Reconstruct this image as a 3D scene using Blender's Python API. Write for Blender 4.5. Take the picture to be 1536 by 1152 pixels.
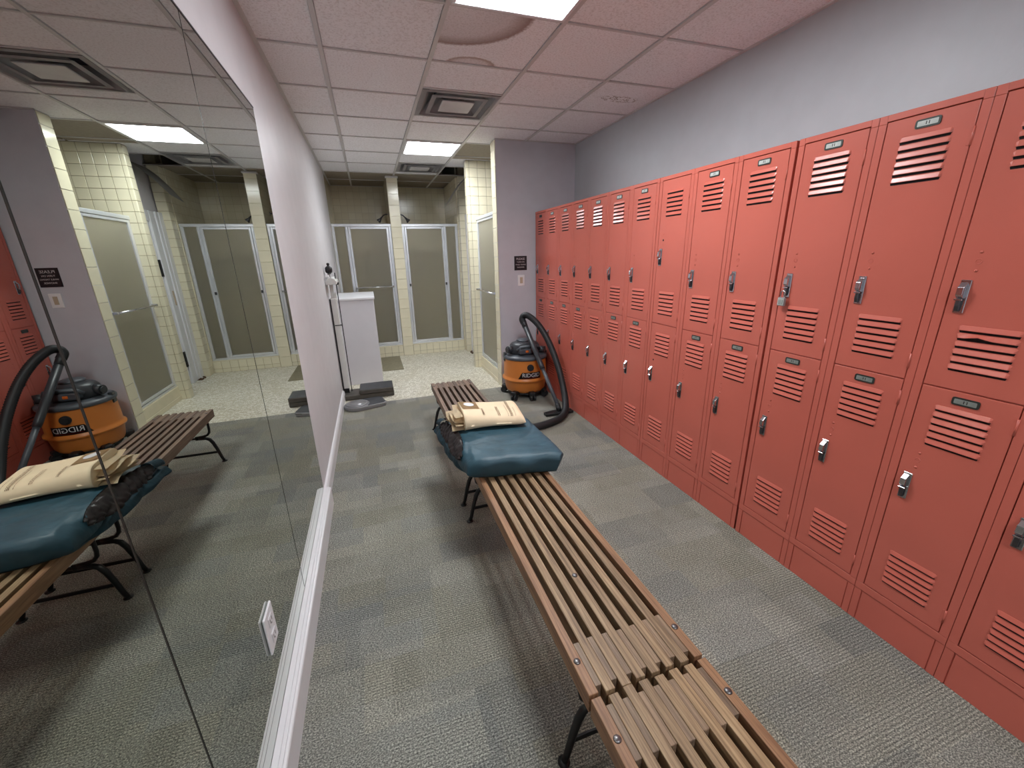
import bpy, bmesh, math, random
from mathutils import Vector, Matrix, noise
random.seed(7)
for o in list(bpy.data.objects): bpy.data.objects.remove(o)
scene = bpy.context.scene
COL = scene.collection

# ------------------------------------------------------------------ camera
YAW, PIT, ROL, FPX, CAMH = 0.319, -0.3067, -0.0239, 612.32, 1.5406
_cy, _sy, _cp, _sp, _cr, _sr = math.cos(YAW), math.sin(YAW), math.cos(PIT), math.sin(PIT), math.cos(ROL), math.sin(ROL)
fwd = Vector((_sy*_cp, _cy*_cp, _sp)); rgt = Vector((_cy, -_sy, 0)); up = rgt.cross(fwd)
r2 = rgt*_cr + up*_sr; u2 = -rgt*_sr + up*_cr
cam_data = bpy.data.cameras.new('camera'); cam = bpy.data.objects.new('camera', cam_data); COL.objects.link(cam)
m = Matrix((r2, u2, -fwd)).transposed().to_4x4(); m.translation = (0, 0, CAMH)
cam.matrix_world = m
cam_data.sensor_fit = 'HORIZONTAL'; cam_data.sensor_width = 36.0; cam_data.lens = FPX/1536*36
cam_data.clip_start = 0.02; cam_data.clip_end = 60
scene.camera = cam

# ------------------------------------------------------------------ world, exposure
world = bpy.data.worlds.new('world'); scene.world = world; world.use_nodes = True
world.node_tree.nodes['Background'].inputs[0].default_value = (0.6, 0.65, 0.7, 1)
world.node_tree.nodes['Background'].inputs[1].default_value = 0.02
vs = scene.view_settings
vs.view_transform = 'Standard'; vs.look = 'None'; vs.gamma = 1.0; vs.use_curve_mapping = False
vs.exposure = 1.72
LAMP = 14.5            # radiance of the ceiling light lenses

# ------------------------------------------------------------------ constants (metres)
XW, XM = -0.448, -0.443      # left wall face, mirror face
XL, XR = 1.8188, 2.303       # locker fronts, right wall
HC = 2.676                   # suspended ceiling
YB = -2.4                    # wall behind the viewer
YG, XG = 4.556, 1.376        # grey end wall
YC = 4.557                   # carpet edge
YF, YK = 6.79, 7.83          # stall fronts, stall back wall
TX, TY, T = 0.4968, 2.948, 0.6096

# ------------------------------------------------------------------ materials
def sr(r, g, b):
    f = lambda c: ((c/255+0.055)/1.055)**2.4 if c/255 > 0.04045 else c/255/12.92
    return (f(r), f(g), f(b), 1)
class NT:
    def __init__(s, name):
        s.m = bpy.data.materials.new(name); s.m.use_nodes = True
        s.t = s.m.node_tree; s.b = s.t.nodes['Principled BSDF']
    def n(s, kind, **kw):
        nd = s.t.nodes.new(kind)
        for k, v in kw.items():
            if k in nd.inputs and not hasattr(nd, k): nd.inputs[k].default_value = v
            else: setattr(nd, k, v)
        return nd
    def l(s, a, b): s.t.links.new(a, b)
    def coords(s, scale=(1, 1, 1), kind='Object', loc=(0, 0, 0), rnd=False):
        tc = s.n('ShaderNodeTexCoord'); mp = s.n('ShaderNodeMapping'); mp.inputs['Scale'].default_value = scale; mp.inputs['Location'].default_value = loc
        src = tc.outputs[kind]
        if rnd:
            oi = s.n('ShaderNodeObjectInfo'); ml = s.n('ShaderNodeMath', operation='MULTIPLY'); ml.inputs[1].default_value = 37.0; s.l(oi.outputs['Random'], ml.inputs[0])
            ad = s.n('ShaderNodeVectorMath', operation='ADD'); s.l(src, ad.inputs[0]); s.l(ml.outputs[0], ad.inputs[1]); src = ad.outputs[0]
        s.l(src, mp.inputs['Vector']); return mp.outputs['Vector']
    def ramp(s, fac, stops):
        r = s.n('ShaderNodeValToRGB'); e = r.color_ramp.elements
        while len(e) < len(stops): e.new(0.5)
        for el, (p, c) in zip(e, stops): el.position = p; el.color = c
        s.l(fac, r.inputs['Fac']); return r.outputs['Color']
    def mix(s, fac, a, b, mode='MIX'):
        x = s.n('ShaderNodeMix', data_type='RGBA', blend_type=mode)
        for sock, v in ((x.inputs['Factor'], fac), (x.inputs['A'], a), (x.inputs['B'], b)):
            pass
        ins = [i for i in x.inputs if i.enabled] if False else x.inputs
        f_, a_, b_ = x.inputs[0], x.inputs[6], x.inputs[7]
        for sock, v in ((f_, fac), (a_, a), (b_, b)):
            if hasattr(v, 'is_linked') or isinstance(v, bpy.types.NodeSocket): s.l(v, sock)
            else: sock.default_value = v
        return x.outputs[2]
    def bump(s, h, strength=0.2, dist=0.002):
        b = s.n('ShaderNodeBump'); b.inputs['Strength'].default_value = strength; b.inputs['Distance'].default_value = dist
        s.l(h, b.inputs['Height']); s.l(b.outputs[0], s.b.inputs['Normal'])
    def noise(s, vec, scale, detail=3, rough=0.5):
        n = s.n('ShaderNodeTexNoise'); n.inputs['Scale'].default_value = scale; n.inputs['Detail'].default_value = detail; n.inputs['Roughness'].default_value = rough
        s.l(vec, n.inputs['Vector']); return n.outputs['Fac']
    def set(s, **kw):
        for k, v in kw.items(): s.b.inputs[k.replace('_', ' ')].default_value = v
        return s
M = {}
def plain(name, col, rough=0.5, metal=0.0, spec=0.5, var=0.06, scale=8.0, bump=0.0, bscale=150):
    t = NT(name); c = sr(*col) if col[0] > 1 or len(col) == 3 else col
    v = t.coords()
    nz = t.noise(v, scale, 4)
    d = tuple(x*(1-var) for x in c[:3])+(1,); e = tuple(min(1, x*(1+var)) for x in c[:3])+(1,)
    t.l(t.ramp(nz, [(0.3, d), (0.7, e)]), t.b.inputs['Base Color'])
    t.set(Roughness=rough, Metallic=metal)
    t.b.inputs['Specular IOR Level'].default_value = spec
    if bump: t.bump(t.noise(v, bscale, 2), bump, 0.002)
    M[name] = t.m; return t
plain('wall_white', (208, 204, 207), 0.42, bump=0.25, bscale=60, var=0.03)
plain('wall_grey', (184, 190, 195), 0.45, bump=0.25, bscale=60, var=0.03)
plain('wall_lilac', (206, 205, 212), 0.45, bump=0.25, bscale=60, var=0.03)
plain('plate_white', (244, 242, 242), 0.35, var=0.02)
plain('trim_white', (222, 220, 222), 0.35, var=0.02)
plain('tee_white', (204, 201, 200), 0.45, var=0.03)
plain('brown_tile', (146, 135, 120), 0.75, var=0.10, scale=30)
plain('plenum', (52, 58, 78), 0.9, var=0.3)
plain('glaze', (222, 214, 188), 0.16, var=0.05, scale=3)
plain('grout', (150, 139, 114), 0.85, var=0.15, scale=30)
plain('curb_cream', (218, 208, 180), 0.3, var=0.06)
plain('alu', (222, 224, 228), 0.3, 0.55, var=0.04)
plain('chrome', (205, 205, 210), 0.16, 1.0, var=0.03)
plain('steel_dark', (92, 92, 95), 0.35, 0.9, var=0.1)
plain('coral', (198, 102, 87), 0.27, var=0.045, scale=3.0, bump=0.06, bscale=300)
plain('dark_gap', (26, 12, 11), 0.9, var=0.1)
plain('black', (24, 24, 26), 0.45, var=0.1)
plain('bolt_steel', (112, 110, 110), 0.35, 0.85, var=0.08)
plain('black_metal', (30, 29, 29), 0.45, 0.3, var=0.2)
plain('black_rubber', (33, 33, 35), 0.55, var=0.15, bump=0.1)
plain('grey_plastic', (74, 78, 84), 0.42, var=0.08)
plain('dark_plastic', (46, 48, 52), 0.4, var=0.1)
plain('orange', (205, 122, 52), 0.38, var=0.05, scale=4)
plain('plate_frame', (62, 66, 62), 0.4, 0.5, var=0.1)
plain('plate_card', (186, 190, 184), 0.5, var=0.12, scale=60)
plain('plate_dull', (128, 132, 126), 0.5, var=0.14, scale=60)
plain('ink', (60, 58, 54), 0.7)
plain('print_ink', (118, 98, 76), 0.8)
plain('white_paint', (226, 226, 228), 0.35, var=0.02)
plain('cab_white', (214, 213, 217), 0.4, var=0.02)
plain('sign_black', (30, 26, 32), 0.4)
plain('sign_white', (215, 210, 212), 0.5)
plain('almond', (196, 176, 152), 0.45)
plain('scale_base', (84, 80, 74), 0.55, 0.2, var=0.15, scale=20)
plain('scale_rubber', (58, 60, 64), 0.4, var=0.25, scale=14)
plain('scale_grey', (150, 150, 152), 0.35, 0.4, var=0.08)
plain('enamel', (214, 214, 210), 0.3, var=0.05)
plain('mat_tan', (146, 138, 114), 0.8, var=0.15, scale=40)
plain('kraft', (232, 210, 176), 0.7, var=0.05, scale=10, bump=0.12, bscale=30)
plain('kraft_card', (192, 158, 116), 0.75, var=0.06)
plain('liner', (60, 53, 52), 0.3, var=0.3, scale=20, bump=0.5, bscale=25)
plain('red_ink', (190, 40, 30), 0.5)
plain('debris', (90, 66, 48), 0.9, var=0.4, scale=60)
plain('sag_tile', (150, 146, 140), 0.8, var=0.08)
plain('orange_btn', (230, 110, 40), 0.4)

t = NT('mirror'); t.set(Base_Color=(0.545, 0.57, 0.53, 1), Metallic=1.0, Roughness=0.0); M['mirror'] = t.m
t = NT('mirror_edge'); t.set(Base_Color=sr(58, 54, 50), Roughness=0.2); M['mirror_edge'] = t.m
# frosted shower glass
t = NT('frosted'); v = t.coords()
t.set(Base_Color=sr(228, 224, 210), Roughness=0.34, IOR=1.3); t.b.inputs['Transmission Weight'].default_value = 0.88
t.bump(t.noise(v, 90, 2), 0.35, 0.003); M['frosted'] = t.m
# lamp lens
t = NT('lens'); v = t.coords()
wv = t.n('ShaderNodeTexWave', wave_type='BANDS', bands_direction='Y', wave_profile='SIN'); wv.inputs['Scale'].default_value = 0.524*3; wv.inputs['Distortion'].default_value = 0
t.l(v, wv.inputs['Vector'])
em = t.ramp(wv.outputs['Fac'], [(0.0, (0.72, 0.80, 0.88, 1)), (0.45, (0.96, 0.99, 1.0, 1))])
t.set(Base_Color=(0.8, 0.8, 0.8, 1), Roughness=0.4); t.l(em, t.b.inputs['Emission Color']); t.b.inputs['Emission Strength'].default_value = LAMP; M['lens'] = t.m
# ceiling tile
def ceil_mat(name, stain=False, scratch=False):
    t = NT(name); v = t.coords(rnd=True)
    a = t.noise(v, 90, 3, 0.7); b_ = t.noise(v, 3, 2)
    vo = t.n('ShaderNodeTexVoronoi'); vo.inputs['Scale'].default_value = 120; t.l(v, vo.inputs['Vector'])
    c = t.ramp(a, [(0.36, sr(218, 214, 215)), (0.52, sr(244, 243, 246))])
    c = t.mix(0.2, c, t.ramp(b_, [(0.3, sr(236, 235, 237)), (0.7, sr(247, 246, 249))]))
    if stain:
        o = t.coords()
        def blob(cx, cy, rad, sy, col, c):
            mp = t.n('ShaderNodeMapping'); mp.inputs['Location'].default_value = (-cx, -cy*sy, 0); mp.inputs['Scale'].default_value = (1, sy, 0); t.l(o, mp.inputs['Vector'])
            ln = t.n('ShaderNodeVectorMath', operation='LENGTH'); t.l(mp.outputs[0], ln.inputs[0])
            nn = t.noise(o, 60, 4); ad = t.n('ShaderNodeMath', operation='MULTIPLY_ADD'); t.l(nn, ad.inputs[0]); ad.inputs[1].default_value = 0.03; t.l(ln.outputs['Value'], ad.inputs[2])
            f = t.ramp(ad.outputs[0], [(0.0, (0.12,)*3+(1,)), (rad*0.72, (0.3,)*3+(1,)), (rad*0.97, (0.9,)*3+(1,)), (rad+0.012, (0, 0, 0, 1))])
            return t.mix(f, c, col)
        c = blob(-0.24, -0.26, 0.40, 1.1, sr(150, 126, 118), c)
        c = blob(-0.05, 0.31, 0.165, 1.5, sr(172, 150, 140), c)
    if scratch:
        o = t.coords()
        nn = t.noise(o, 14, 4, 0.7)
        f = t.ramp(nn, [(0.47, (0, 0, 0, 1)), (0.495, (1, 1, 1, 1)), (0.505, (1, 1, 1, 1)), (0.53, (0, 0, 0, 1))])
        mp = t.n('ShaderNodeMapping'); mp.inputs['Location'].default_value = (-0.05, 0.1, 0); mp.inputs['Rotation'].default_value = (0, 0, 0.5); mp.inputs['Scale'].default_value = (5, 14, 0); t.l(o, mp.inputs['Vector'])
        ln = t.n('ShaderNodeVectorMath', operation='LENGTH'); t.l(mp.outputs[0], ln.inputs[0])
        g = t.ramp(ln.outputs['Value'], [(0.7, (1, 1, 1, 1)), (1.0, (0, 0, 0, 1))])
        c = t.mix(t.mix(1.0, f, g, 'MULTIPLY'), c, sr(140, 122, 108))
    t.l(c, t.b.inputs['Base Color']); t.set(Roughness=0.9); t.b.inputs['Specular IOR Level'].default_value = 0.1
    t.bump(a, 0.5, 0.002); M[name] = t.m
ceil_mat('ceil_tile'); ceil_mat('ceil_stained', True); ceil_mat('ceil_scratched', False, True)
# wall tile by texture (stall interiors, far walls)
def tile_mat(name, axes, size=0.108):
    t = NT(name); tc = t.n('ShaderNodeTexCoord'); sp = t.n('ShaderNodeSeparateXYZ'); cb = t.n('ShaderNodeCombineXYZ')
    t.l(tc.outputs['Object'], sp.inputs[0]); t.l(sp.outputs[axes[0]], cb.inputs[0]); t.l(sp.outputs[axes[1]], cb.inputs[1])
    br = t.n('ShaderNodeTexBrick'); br.offset = 0; br.squash = 1
    for k, v in (('Scale', 1.0), ('Mortar Size', 0.0022), ('Brick Width', size), ('Row Height', size), ('Mortar Smooth', 0.3), ('Bias', 0.0)): br.inputs[k].default_value = v
    br.inputs['Color1'].default_value = sr(216, 206, 178); br.inputs['Color2'].default_value = sr(224, 216, 190); br.inputs['Mortar'].default_value = sr(192, 181, 154)
    t.l(cb.outputs[0], br.inputs['Vector']); t.l(br.outputs['Color'], t.b.inputs['Base Color'])
    iv = t.n('ShaderNodeMath', operation='SUBTRACT'); iv.inputs[0].default_value = 1; t.l(br.outputs['Fac'], iv.inputs[1])
    nz = t.noise(cb.outputs[0], 12, 1); ad = t.n('ShaderNodeMath', operation='MULTIPLY_ADD'); t.l(nz, ad.inputs[0]); ad.inputs[1].default_value = 0.5; t.l(iv.outputs[0], ad.inputs[2])
    t.bump(ad.outputs[0], 0.35, 0.002); t.set(Roughness=0.17); M[name] = t.m
tile_mat('tile_xz', (0, 2)); tile_mat('tile_yz', (1, 2))
# mosaic floor
t = NT('mosaic'); v = t.coords(); vo = t.n('ShaderNodeTexVoronoi'); vo.inputs['Scale'].default_value = 42; vo.inputs['Randomness'].default_value = 0.75; t.l(v, vo.inputs['Vector'])
ve = t.n('ShaderNodeTexVoronoi', feature='DISTANCE_TO_EDGE'); ve.inputs['Scale'].default_value = 42; ve.inputs['Randomness'].default_value = 0.75; t.l(v, ve.inputs['Vector'])
sp = t.n('ShaderNodeSeparateColor'); t.l(vo.outputs['Color'], sp.inputs[0])
c = t.ramp(sp.outputs[0], [(0.0, sr(196, 191, 172)), (0.5, sr(226, 222, 208)), (1.0, sr(240, 237, 226))])
e_ = t.ramp(ve.outputs['Distance'], [(0.02, (0, 0, 0, 1)), (0.10, (1, 1, 1, 1))])
c = t.mix(e_, sr(178, 171, 152), c); big = t.ramp(t.noise(v, 1.6, 3), [(0.35, (0.92, 0.90, 0.85, 1)), (0.65, (1, 1, 1, 1))])
t.l(t.mix(1.0, c, big, 'MULTIPLY'), t.b.inputs['Base Color']); t.set(Roughness=0.38); t.bump(e_, 0.4, 0.002); M['mosaic'] = t.m
# carpet
t = NT('carpet'); v = t.coords()
def patches(w, h, loc, off=0.37):
    mp = t.n('ShaderNodeMapping'); mp.inputs['Location'].default_value = loc; t.l(v, mp.inputs['Vector'])
    br = t.n('ShaderNodeTexBrick'); br.offset = off; br.offset_frequency = 2; br.squash = 0.7; br.squash_frequency = 3
    for k, q in (('Scale', 1.0), ('Mortar Size', 0.0), ('Brick Width', w), ('Row Height', h), ('Bias', 0.0)): br.inputs[k].default_value = q
    br.inputs['Color1'].default_value = (0, 0, 0, 1); br.inputs['Color2'].default_value = (1, 1, 1, 1); t.l(mp.outputs[0], br.inputs['Vector'])
    return br.outputs['Color']
p1 = patches(0.46, 0.23, (0.1, 0.04, 0)); p2 = patches(0.31, 0.155, (0.43, 0.21, 0), 0.5); p3 = patches(0.62, 0.31, (0.2, 0.47, 0), 0.3)
c = t.ramp(p1, [(0.0, sr(121, 121, 118)), (0.45, sr(129, 128, 122)), (0.7, sr(140, 138, 131)), (1.0, sr(149, 148, 141))])
c2 = t.ramp(p2, [(0.0, sr(113, 115, 114)), (0.4, sr(133, 131, 122)), (0.75, sr(131, 128, 113)), (1.0, sr(150, 148, 141))])
c = t.mix(0.5, c, c2)
c = t.mix(t.ramp(p3, [(0.78, (0, 0, 0, 1)), (0.80, (0.35, 0.35, 0.35, 1))]), c, sr(112, 115, 115))
w1 = t.n('ShaderNodeTexWave', wave_type='BANDS', bands_direction='Y', wave_profile='SIN'); w1.inputs['Scale'].default_value = 27; w1.inputs['Distortion'].default_value = 2.2; w1.inputs['Detail'].default_value = 3; w1.inputs['Detail Scale'].default_value = 22
t.l(v, w1.inputs['Vector'])
rib = t.ramp(w1.outputs['Fac'], [(0.12, (0.55, 0.55, 0.56, 1)), (0.6, (1.13, 1.13, 1.12, 1))])
msk = t.ramp(p2, [(0.5, (0, 0, 0, 1)), (0.56, (0.7, 0.7, 0.7, 1))])
msk2 = t.ramp(p1, [(0.42, (0.65, 0.65, 0.65, 1)), (0.46, (0.1, 0.1, 0.1, 1))])
rib = t.mix(t.mix(1.0, msk, msk2, 'LIGHTEN'), (1, 1, 1, 1), rib)
c = t.mix(1.0, c, rib, 'MULTIPLY')
mp = t.n('ShaderNodeMapping'); mp.inputs['Scale'].default_value = (0.7, 1.0, 1); t.l(v, mp.inputs['Vector'])
sp1 = t.noise(mp.outputs[0], 225, 3, 0.8)
c = t.mix(1.0, c, t.ramp(sp1, [(0.36, (0.36, 0.36, 0.37, 1)), (0.5, (1.0, 1.0, 1.0, 1)), (0.62, (2.3, 2.27, 2.17, 1))]), 'MULTIPLY')
soil = t.ramp(t.noise(v, 1.7, 5, 0.65), [(0.3, (0.84, 0.83, 0.79, 1)), (0.65, (1.05, 1.05, 1.04, 1))])
c = t.mix(1.0, c, soil, 'MULTIPLY')
t.l(c, t.b.inputs['Base Color']); t.set(Roughness=0.97); t.b.inputs['Specular IOR Level'].default_value = 0.1; t.bump(sp1, 0.7, 0.004); M['carpet'] = t.m
# wood
def wood(name, dark, mid, light):
    t = NT(name); v = t.coords((1, 0.045, 1), rnd=True)
    g = t.noise(v, 95, 5, 0.65); h = t.noise(v, 24, 3)
    v2 = t.coords((1, 0.12, 1), rnd=True); wv = t.n('ShaderNodeTexWave', wave_type='BANDS', bands_direction='X'); wv.inputs['Scale'].default_value = 26; wv.inputs['Distortion'].default_value = 9; wv.inputs['Detail'].default_value = 2; wv.inputs['Detail Scale'].default_value = 0.6; t.l(v2, wv.inputs['Vector'])
    c = t.ramp(g, [(0.28, sr(*dark)), (0.5, sr(*mid)), (0.72, sr(*light))])
    c = t.mix(t.ramp(wv.outputs['Fac'], [(0.0, (0.42,)*3+(1,)), (0.35, (0, 0, 0, 1))]), c, sr(*dark))
    oi = t.n('ShaderNodeObjectInfo'); tone = t.ramp(oi.outputs['Random'], [(0.0, (0.80, 0.78, 0.76, 1)), (0.5, (0.98, 0.97, 0.95, 1)), (1.0, (1.14, 1.10, 1.02, 1))])
    c = t.mix(1.0, c, tone, 'MULTIPLY')
    t.l(c, t.b.inputs['Base Color']); t.set(Roughness=0.5); t.bump(g, 0.25, 0.001); M[name] = t.m
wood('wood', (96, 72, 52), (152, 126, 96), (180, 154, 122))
wood('wood_red', (102, 70, 50), (144, 108, 80), (162, 126, 96))
wood('wood_spacer', (98, 78, 62), (138, 115, 94), (160, 137, 113))
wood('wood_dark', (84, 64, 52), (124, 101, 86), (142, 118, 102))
# teal vinyl
t = NT('teal'); v = t.coords(); nz = t.noise(v, 9, 4)
t.l(t.ramp(nz, [(0.3, sr(34, 66, 78)), (0.7, sr(50, 84, 98))]), t.b.inputs['Base Color']); t.set(Roughness=0.5)
ws = t.n('ShaderNodeMapping'); ws.inputs['Scale'].default_value = (3, 9, 3); ws.inputs['Rotation'].default_value = (0, 0, 0.6); t.l(v, ws.inputs['Vector'])
t.bump(t.noise(ws.outputs[0], 2.2, 3), 0.5, 0.02); M['teal'] = t.m

# ------------------------------------------------------------------ mesh helpers
class B:
    def __init__(s): s.bm = bmesh.new()
    def add(s, tmp):
        me = bpy.data.meshes.new('tmp'); tmp.to_mesh(me); tmp.free(); s.bm.from_mesh(me); bpy.data.meshes.remove(me); return s
    def box(s, x0, x1, y0, y1, z0, z1, bev=0.0, mat=0, seg=1, rot=None, pivot=None):
        t = bmesh.new(); bmesh.ops.create_cube(t, size=1)
        for v in t.verts: v.co = Vector(((x0+x1)/2+v.co.x*abs(x1-x0), (y0+y1)/2+v.co.y*abs(y1-y0), (z0+z1)/2+v.co.z*abs(z1-z0)))
        if bev: bmesh.ops.bevel(t, geom=list(t.edges), offset=bev, segments=seg, profile=0.5, affect='EDGES')
        if rot is not None:
            p = Vector(pivot) if pivot is not None else Vector(((x0+x1)/2, (y0+y1)/2, (z0+z1)/2))
            for v in t.verts: v.co = rot @ (v.co-p) + p
        for f in t.faces: f.material_index = mat
        return s.add(t)
    def prism(s, poly, axis, a, b, mat=0, bev=0.0):
        """poly: 2-d points in the two other axes (x,y)/(x,z)/(y,z); extruded along axis from a to b"""
        t = bmesh.new()
        def mk(p, q):
            return {'x': (q, p[0], p[1]), 'y': (p[0], q, p[1]), 'z': (p[0], p[1], q)}[axis]
        v0 = [t.verts.new(mk(p, a)) for p in poly]; v1 = [t.verts.new(mk(p, b)) for p in poly]
        t.faces.new(v0); t.faces.new(v1[::-1]); n = len(poly)
        for i in range(n): t.faces.new((v0[i], v1[i], v1[(i+1) % n], v0[(i+1) % n]))
        bmesh.ops.recalc_face_normals(t, faces=t.faces)
        if bev: bmesh.ops.bevel(t, geom=list(t.edges), offset=bev, segments=1, profile=0.5, affect='EDGES')
        for f in t.faces: f.material_index = mat
        return s.add(t)
    def tube(s, pts, r, seg=10, mat=0, ry=None, close=True, up=None):
        t = bmesh.new(); pts = [Vector(p) for p in pts]; n = len(pts); rings = []
        prev = None
        for i, p in enumerate(pts):
            d = (pts[min(i+1, n-1)]-pts[max(i-1, 0)]).normalized()
            if prev is None:
                ref = Vector(up) if up else (Vector((0, 0, 1)) if abs(d.z) < 0.9 else Vector((1, 0, 0)))
                a = d.cross(ref).normalized()
            else:
                a = (prev - d*prev.dot(d)).normalized()
            prev = a; b = d.cross(a)
            rr = r[i] if isinstance(r, (list, tuple)) else r
            r_y = rr if ry is None else ry
            rings.append([t.verts.new(p + a*math.cos(2*math.pi*k/seg)*rr + b*math.sin(2*math.pi*k/seg)*r_y) for k in range(seg)])
        for i in range(n-1):
            for k in range(seg):
                f = t.faces.new((rings[i][k], rings[i][(k+1) % seg], rings[i+1][(k+1) % seg], rings[i+1][k])); f.smooth = seg > 5
        if close: t.faces.new(rings[0][::-1]); t.faces.new(rings[-1])
        bmesh.ops.recalc_face_normals(t, faces=t.faces)
        for f in t.faces: f.material_index = mat
        return s.add(t)
    def cyl(s, p0, p1, r, seg=16, mat=0, r1=None):
        return s.tube([p0, p1], [r, r if r1 is None else r1], seg, mat)
    def lathe(s, prof, c=(0, 0, 0), seg=40, mat=0, sx=1, sy=1, smooth=True):
        t = bmesh.new(); rings = []
        for r, z in prof:
            rings.append([t.verts.new((c[0]+sx*r*math.cos(2*math.pi*k/seg), c[1]+sy*r*math.sin(2*math.pi*k/seg), c[2]+z)) for k in range(seg)])
        for i in range(len(prof)-1):
            for k in range(seg):
                f = t.faces.new((rings[i][k], rings[i][(k+1) % seg], rings[i+1][(k+1) % seg], rings[i+1][k])); f.smooth = smooth
        t.faces.new(rings[0][::-1]); t.faces.new(rings[-1])
        bmesh.ops.recalc_face_normals(t, faces=t.faces)
        for f in t.faces: f.material_index = mat
        return s.add(t)
    def quad(s, a, b, c, d, mat=0):
        vs = [s.bm.verts.new(p) for p in (a, b, c, d)]; f = s.bm.faces.new(vs); f.material_index = mat; return s
    def mesh(s, name, mats, off=(0, 0, 0)):
        me = bpy.data.meshes.new(name)
        if any(off): bmesh.ops.translate(s.bm, verts=s.bm.verts, vec=-Vector(off))
        s.bm.to_mesh(me); s.bm.free()
        for k in (mats if isinstance(mats, (list, tuple)) else [mats]): me.materials.append(M[k])
        return me
WORLD = {}
def place(name, me, parent=None, loc=(0, 0, 0), rot=None):
    o = bpy.data.objects.new(name, me); COL.objects.link(o); o.location = loc
    if rot: o.rotation_euler = rot
    if parent: o.parent = parent
    return o
def obj(name, b, mats, parent=None, origin=None):
    """b is in world coordinates; parent (unrotated) offset is removed"""
    if parent is not None:
        off = WORLD[parent.name]
        o = place(name, b.mesh(name, mats, off), parent); WORLD[o.name] = off; return o
    off = origin or (0, 0, 0)
    o = place(name, b.mesh(name, mats, off), None, off); WORLD[o.name] = off; return o
def thing(name, label, cat, loc=(0, 0, 0), group=None, rotz=0):
    o = bpy.data.objects.new(name, None); COL.objects.link(o); o.location = loc; o.rotation_euler = (0, 0, rotz); o.empty_display_size = 0.05
    WORLD[o.name] = tuple(loc); return tag(o, label, cat, group)
def tag(o, label, cat, group=None):
    o['label'] = label; o['category'] = cat
    if group: o['group'] = group
    return o
def struct(name, b, mats, label=None):
    o = obj(name, b, mats); o['kind'] = 'structure'
    if label: o['label'] = label
    return o
def text_mesh(name, body, size, mat, depth=0.0008, align='CENTER', sxy=1.0):
    cu = bpy.data.curves.new('txt', 'FONT'); cu.body = body; cu.size = size; cu.align_x = align; cu.align_y = 'CENTER'; cu.extrude = depth; cu.resolution_u = 3
    to = bpy.data.objects.new('txt', cu); COL.objects.link(to)
    bpy.context.view_layer.update(); dg = bpy.context.evaluated_depsgraph_get()
    me = bpy.data.meshes.new_from_object(to.evaluated_get(dg)); me.name = name
    bpy.data.objects.remove(to); bpy.data.curves.remove(cu)
    me.materials.clear(); me.materials.append(M[mat])
    return me

# ------------------------------------------------------------------ room shell
PZ = 3.15
struct('floor', B().box(XW-0.1, XR+0.1, YB-0.1, YC, -0.06, 0.0), 'carpet', 'grey patterned carpet')
struct('floor_shower', B().box(XW-0.1, XR+0.1, YC, YK+0.1, -0.06, 0.0), 'mosaic', 'cream mosaic tile floor')
struct('wall_left', B().box(XW-0.12, XW, YB, YF, 0, PZ), 'wall_white')
struct('wall_right', B().box(XR, XR+0.12, YB, YG+0.1, 0, PZ), 'wall_grey')
struct('wall_back', B().box(XW-0.12, XR+0.12, YB-0.12, YB, 0, PZ), 'wall_grey')
wall_end = struct('wall_end', B().box(XG+0.007, XR+0.12, YG, 4.715, 0, PZ), 'wall_lilac')
struct('wall_stall_left', B().box(XW-0.12, XW, YF, YK, 0, PZ), 'tile_yz')
struct('wall_stall_back', B().box(XW-0.12, 1.55, YK, YK+0.12, 0, PZ), 'tile_xz')
struct('wall_stall_right', B().box(1.405, 1.53, YF, YK, 0, PZ), 'tile_yz')
divider = struct('wall_divider', B().box(0.388, 0.543, YF, YK, 0, PZ), 'tile_yz')
struct('wall_side_stall_back', B().box(XR, XR+0.12, 4.656, 5.68, 0, PZ), 'tile_yz')
pier = struct('wall_pier', B().box(1.303, 1.77, 5.573, 5.675, 0, PZ).box(1.77, XR+0.12, 5.566, 5.675, 0, PZ, 0, 1), ['grout', 'tile_xz'])
pier2 = struct('wall_pier_far', B().box(1.420, 1.53, 6.642, YF, 0, PZ), 'grout')
struct('wall_side_door', B().box(1.545, 1.66, 5.675, 6.9, 0, PZ), 'wall_white')
# white door seen only in the mirror
dr = struct('door_1', B().box(1.525, 1.545, 5.70, 6.30, 0.02, 2.02, 0.003), 'white_paint', 'white painted door with black hinges')
for y0, y1, x in ((6.305, 6.36, 1.500), (6.36, 6.47, 1.512), (6.47, 6.54, 1.498), (6.54, 6.640, 1.490)):
    obj('door_frame', B().box(x, 1.545, y0, y1, 0, 2.14, 0.004), 'white_paint', dr)
obj('door_frame', B().box(1.505, 1.545, 5.68, 6.305, 2.02, 2.14, 0.004), 'white_paint', dr)
for z in (0.335, 1.48):
    obj('hinge', B().box(1.508, 1.524, 6.255, 6.30, z-0.1, z+0.1, 0.003), 'black_metal', dr)
obj('strike_plate', B().box(1.505, 1.512, 6.395, 6.43, 1.02, 1.20, 0.002), 'almond', dr)

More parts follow.
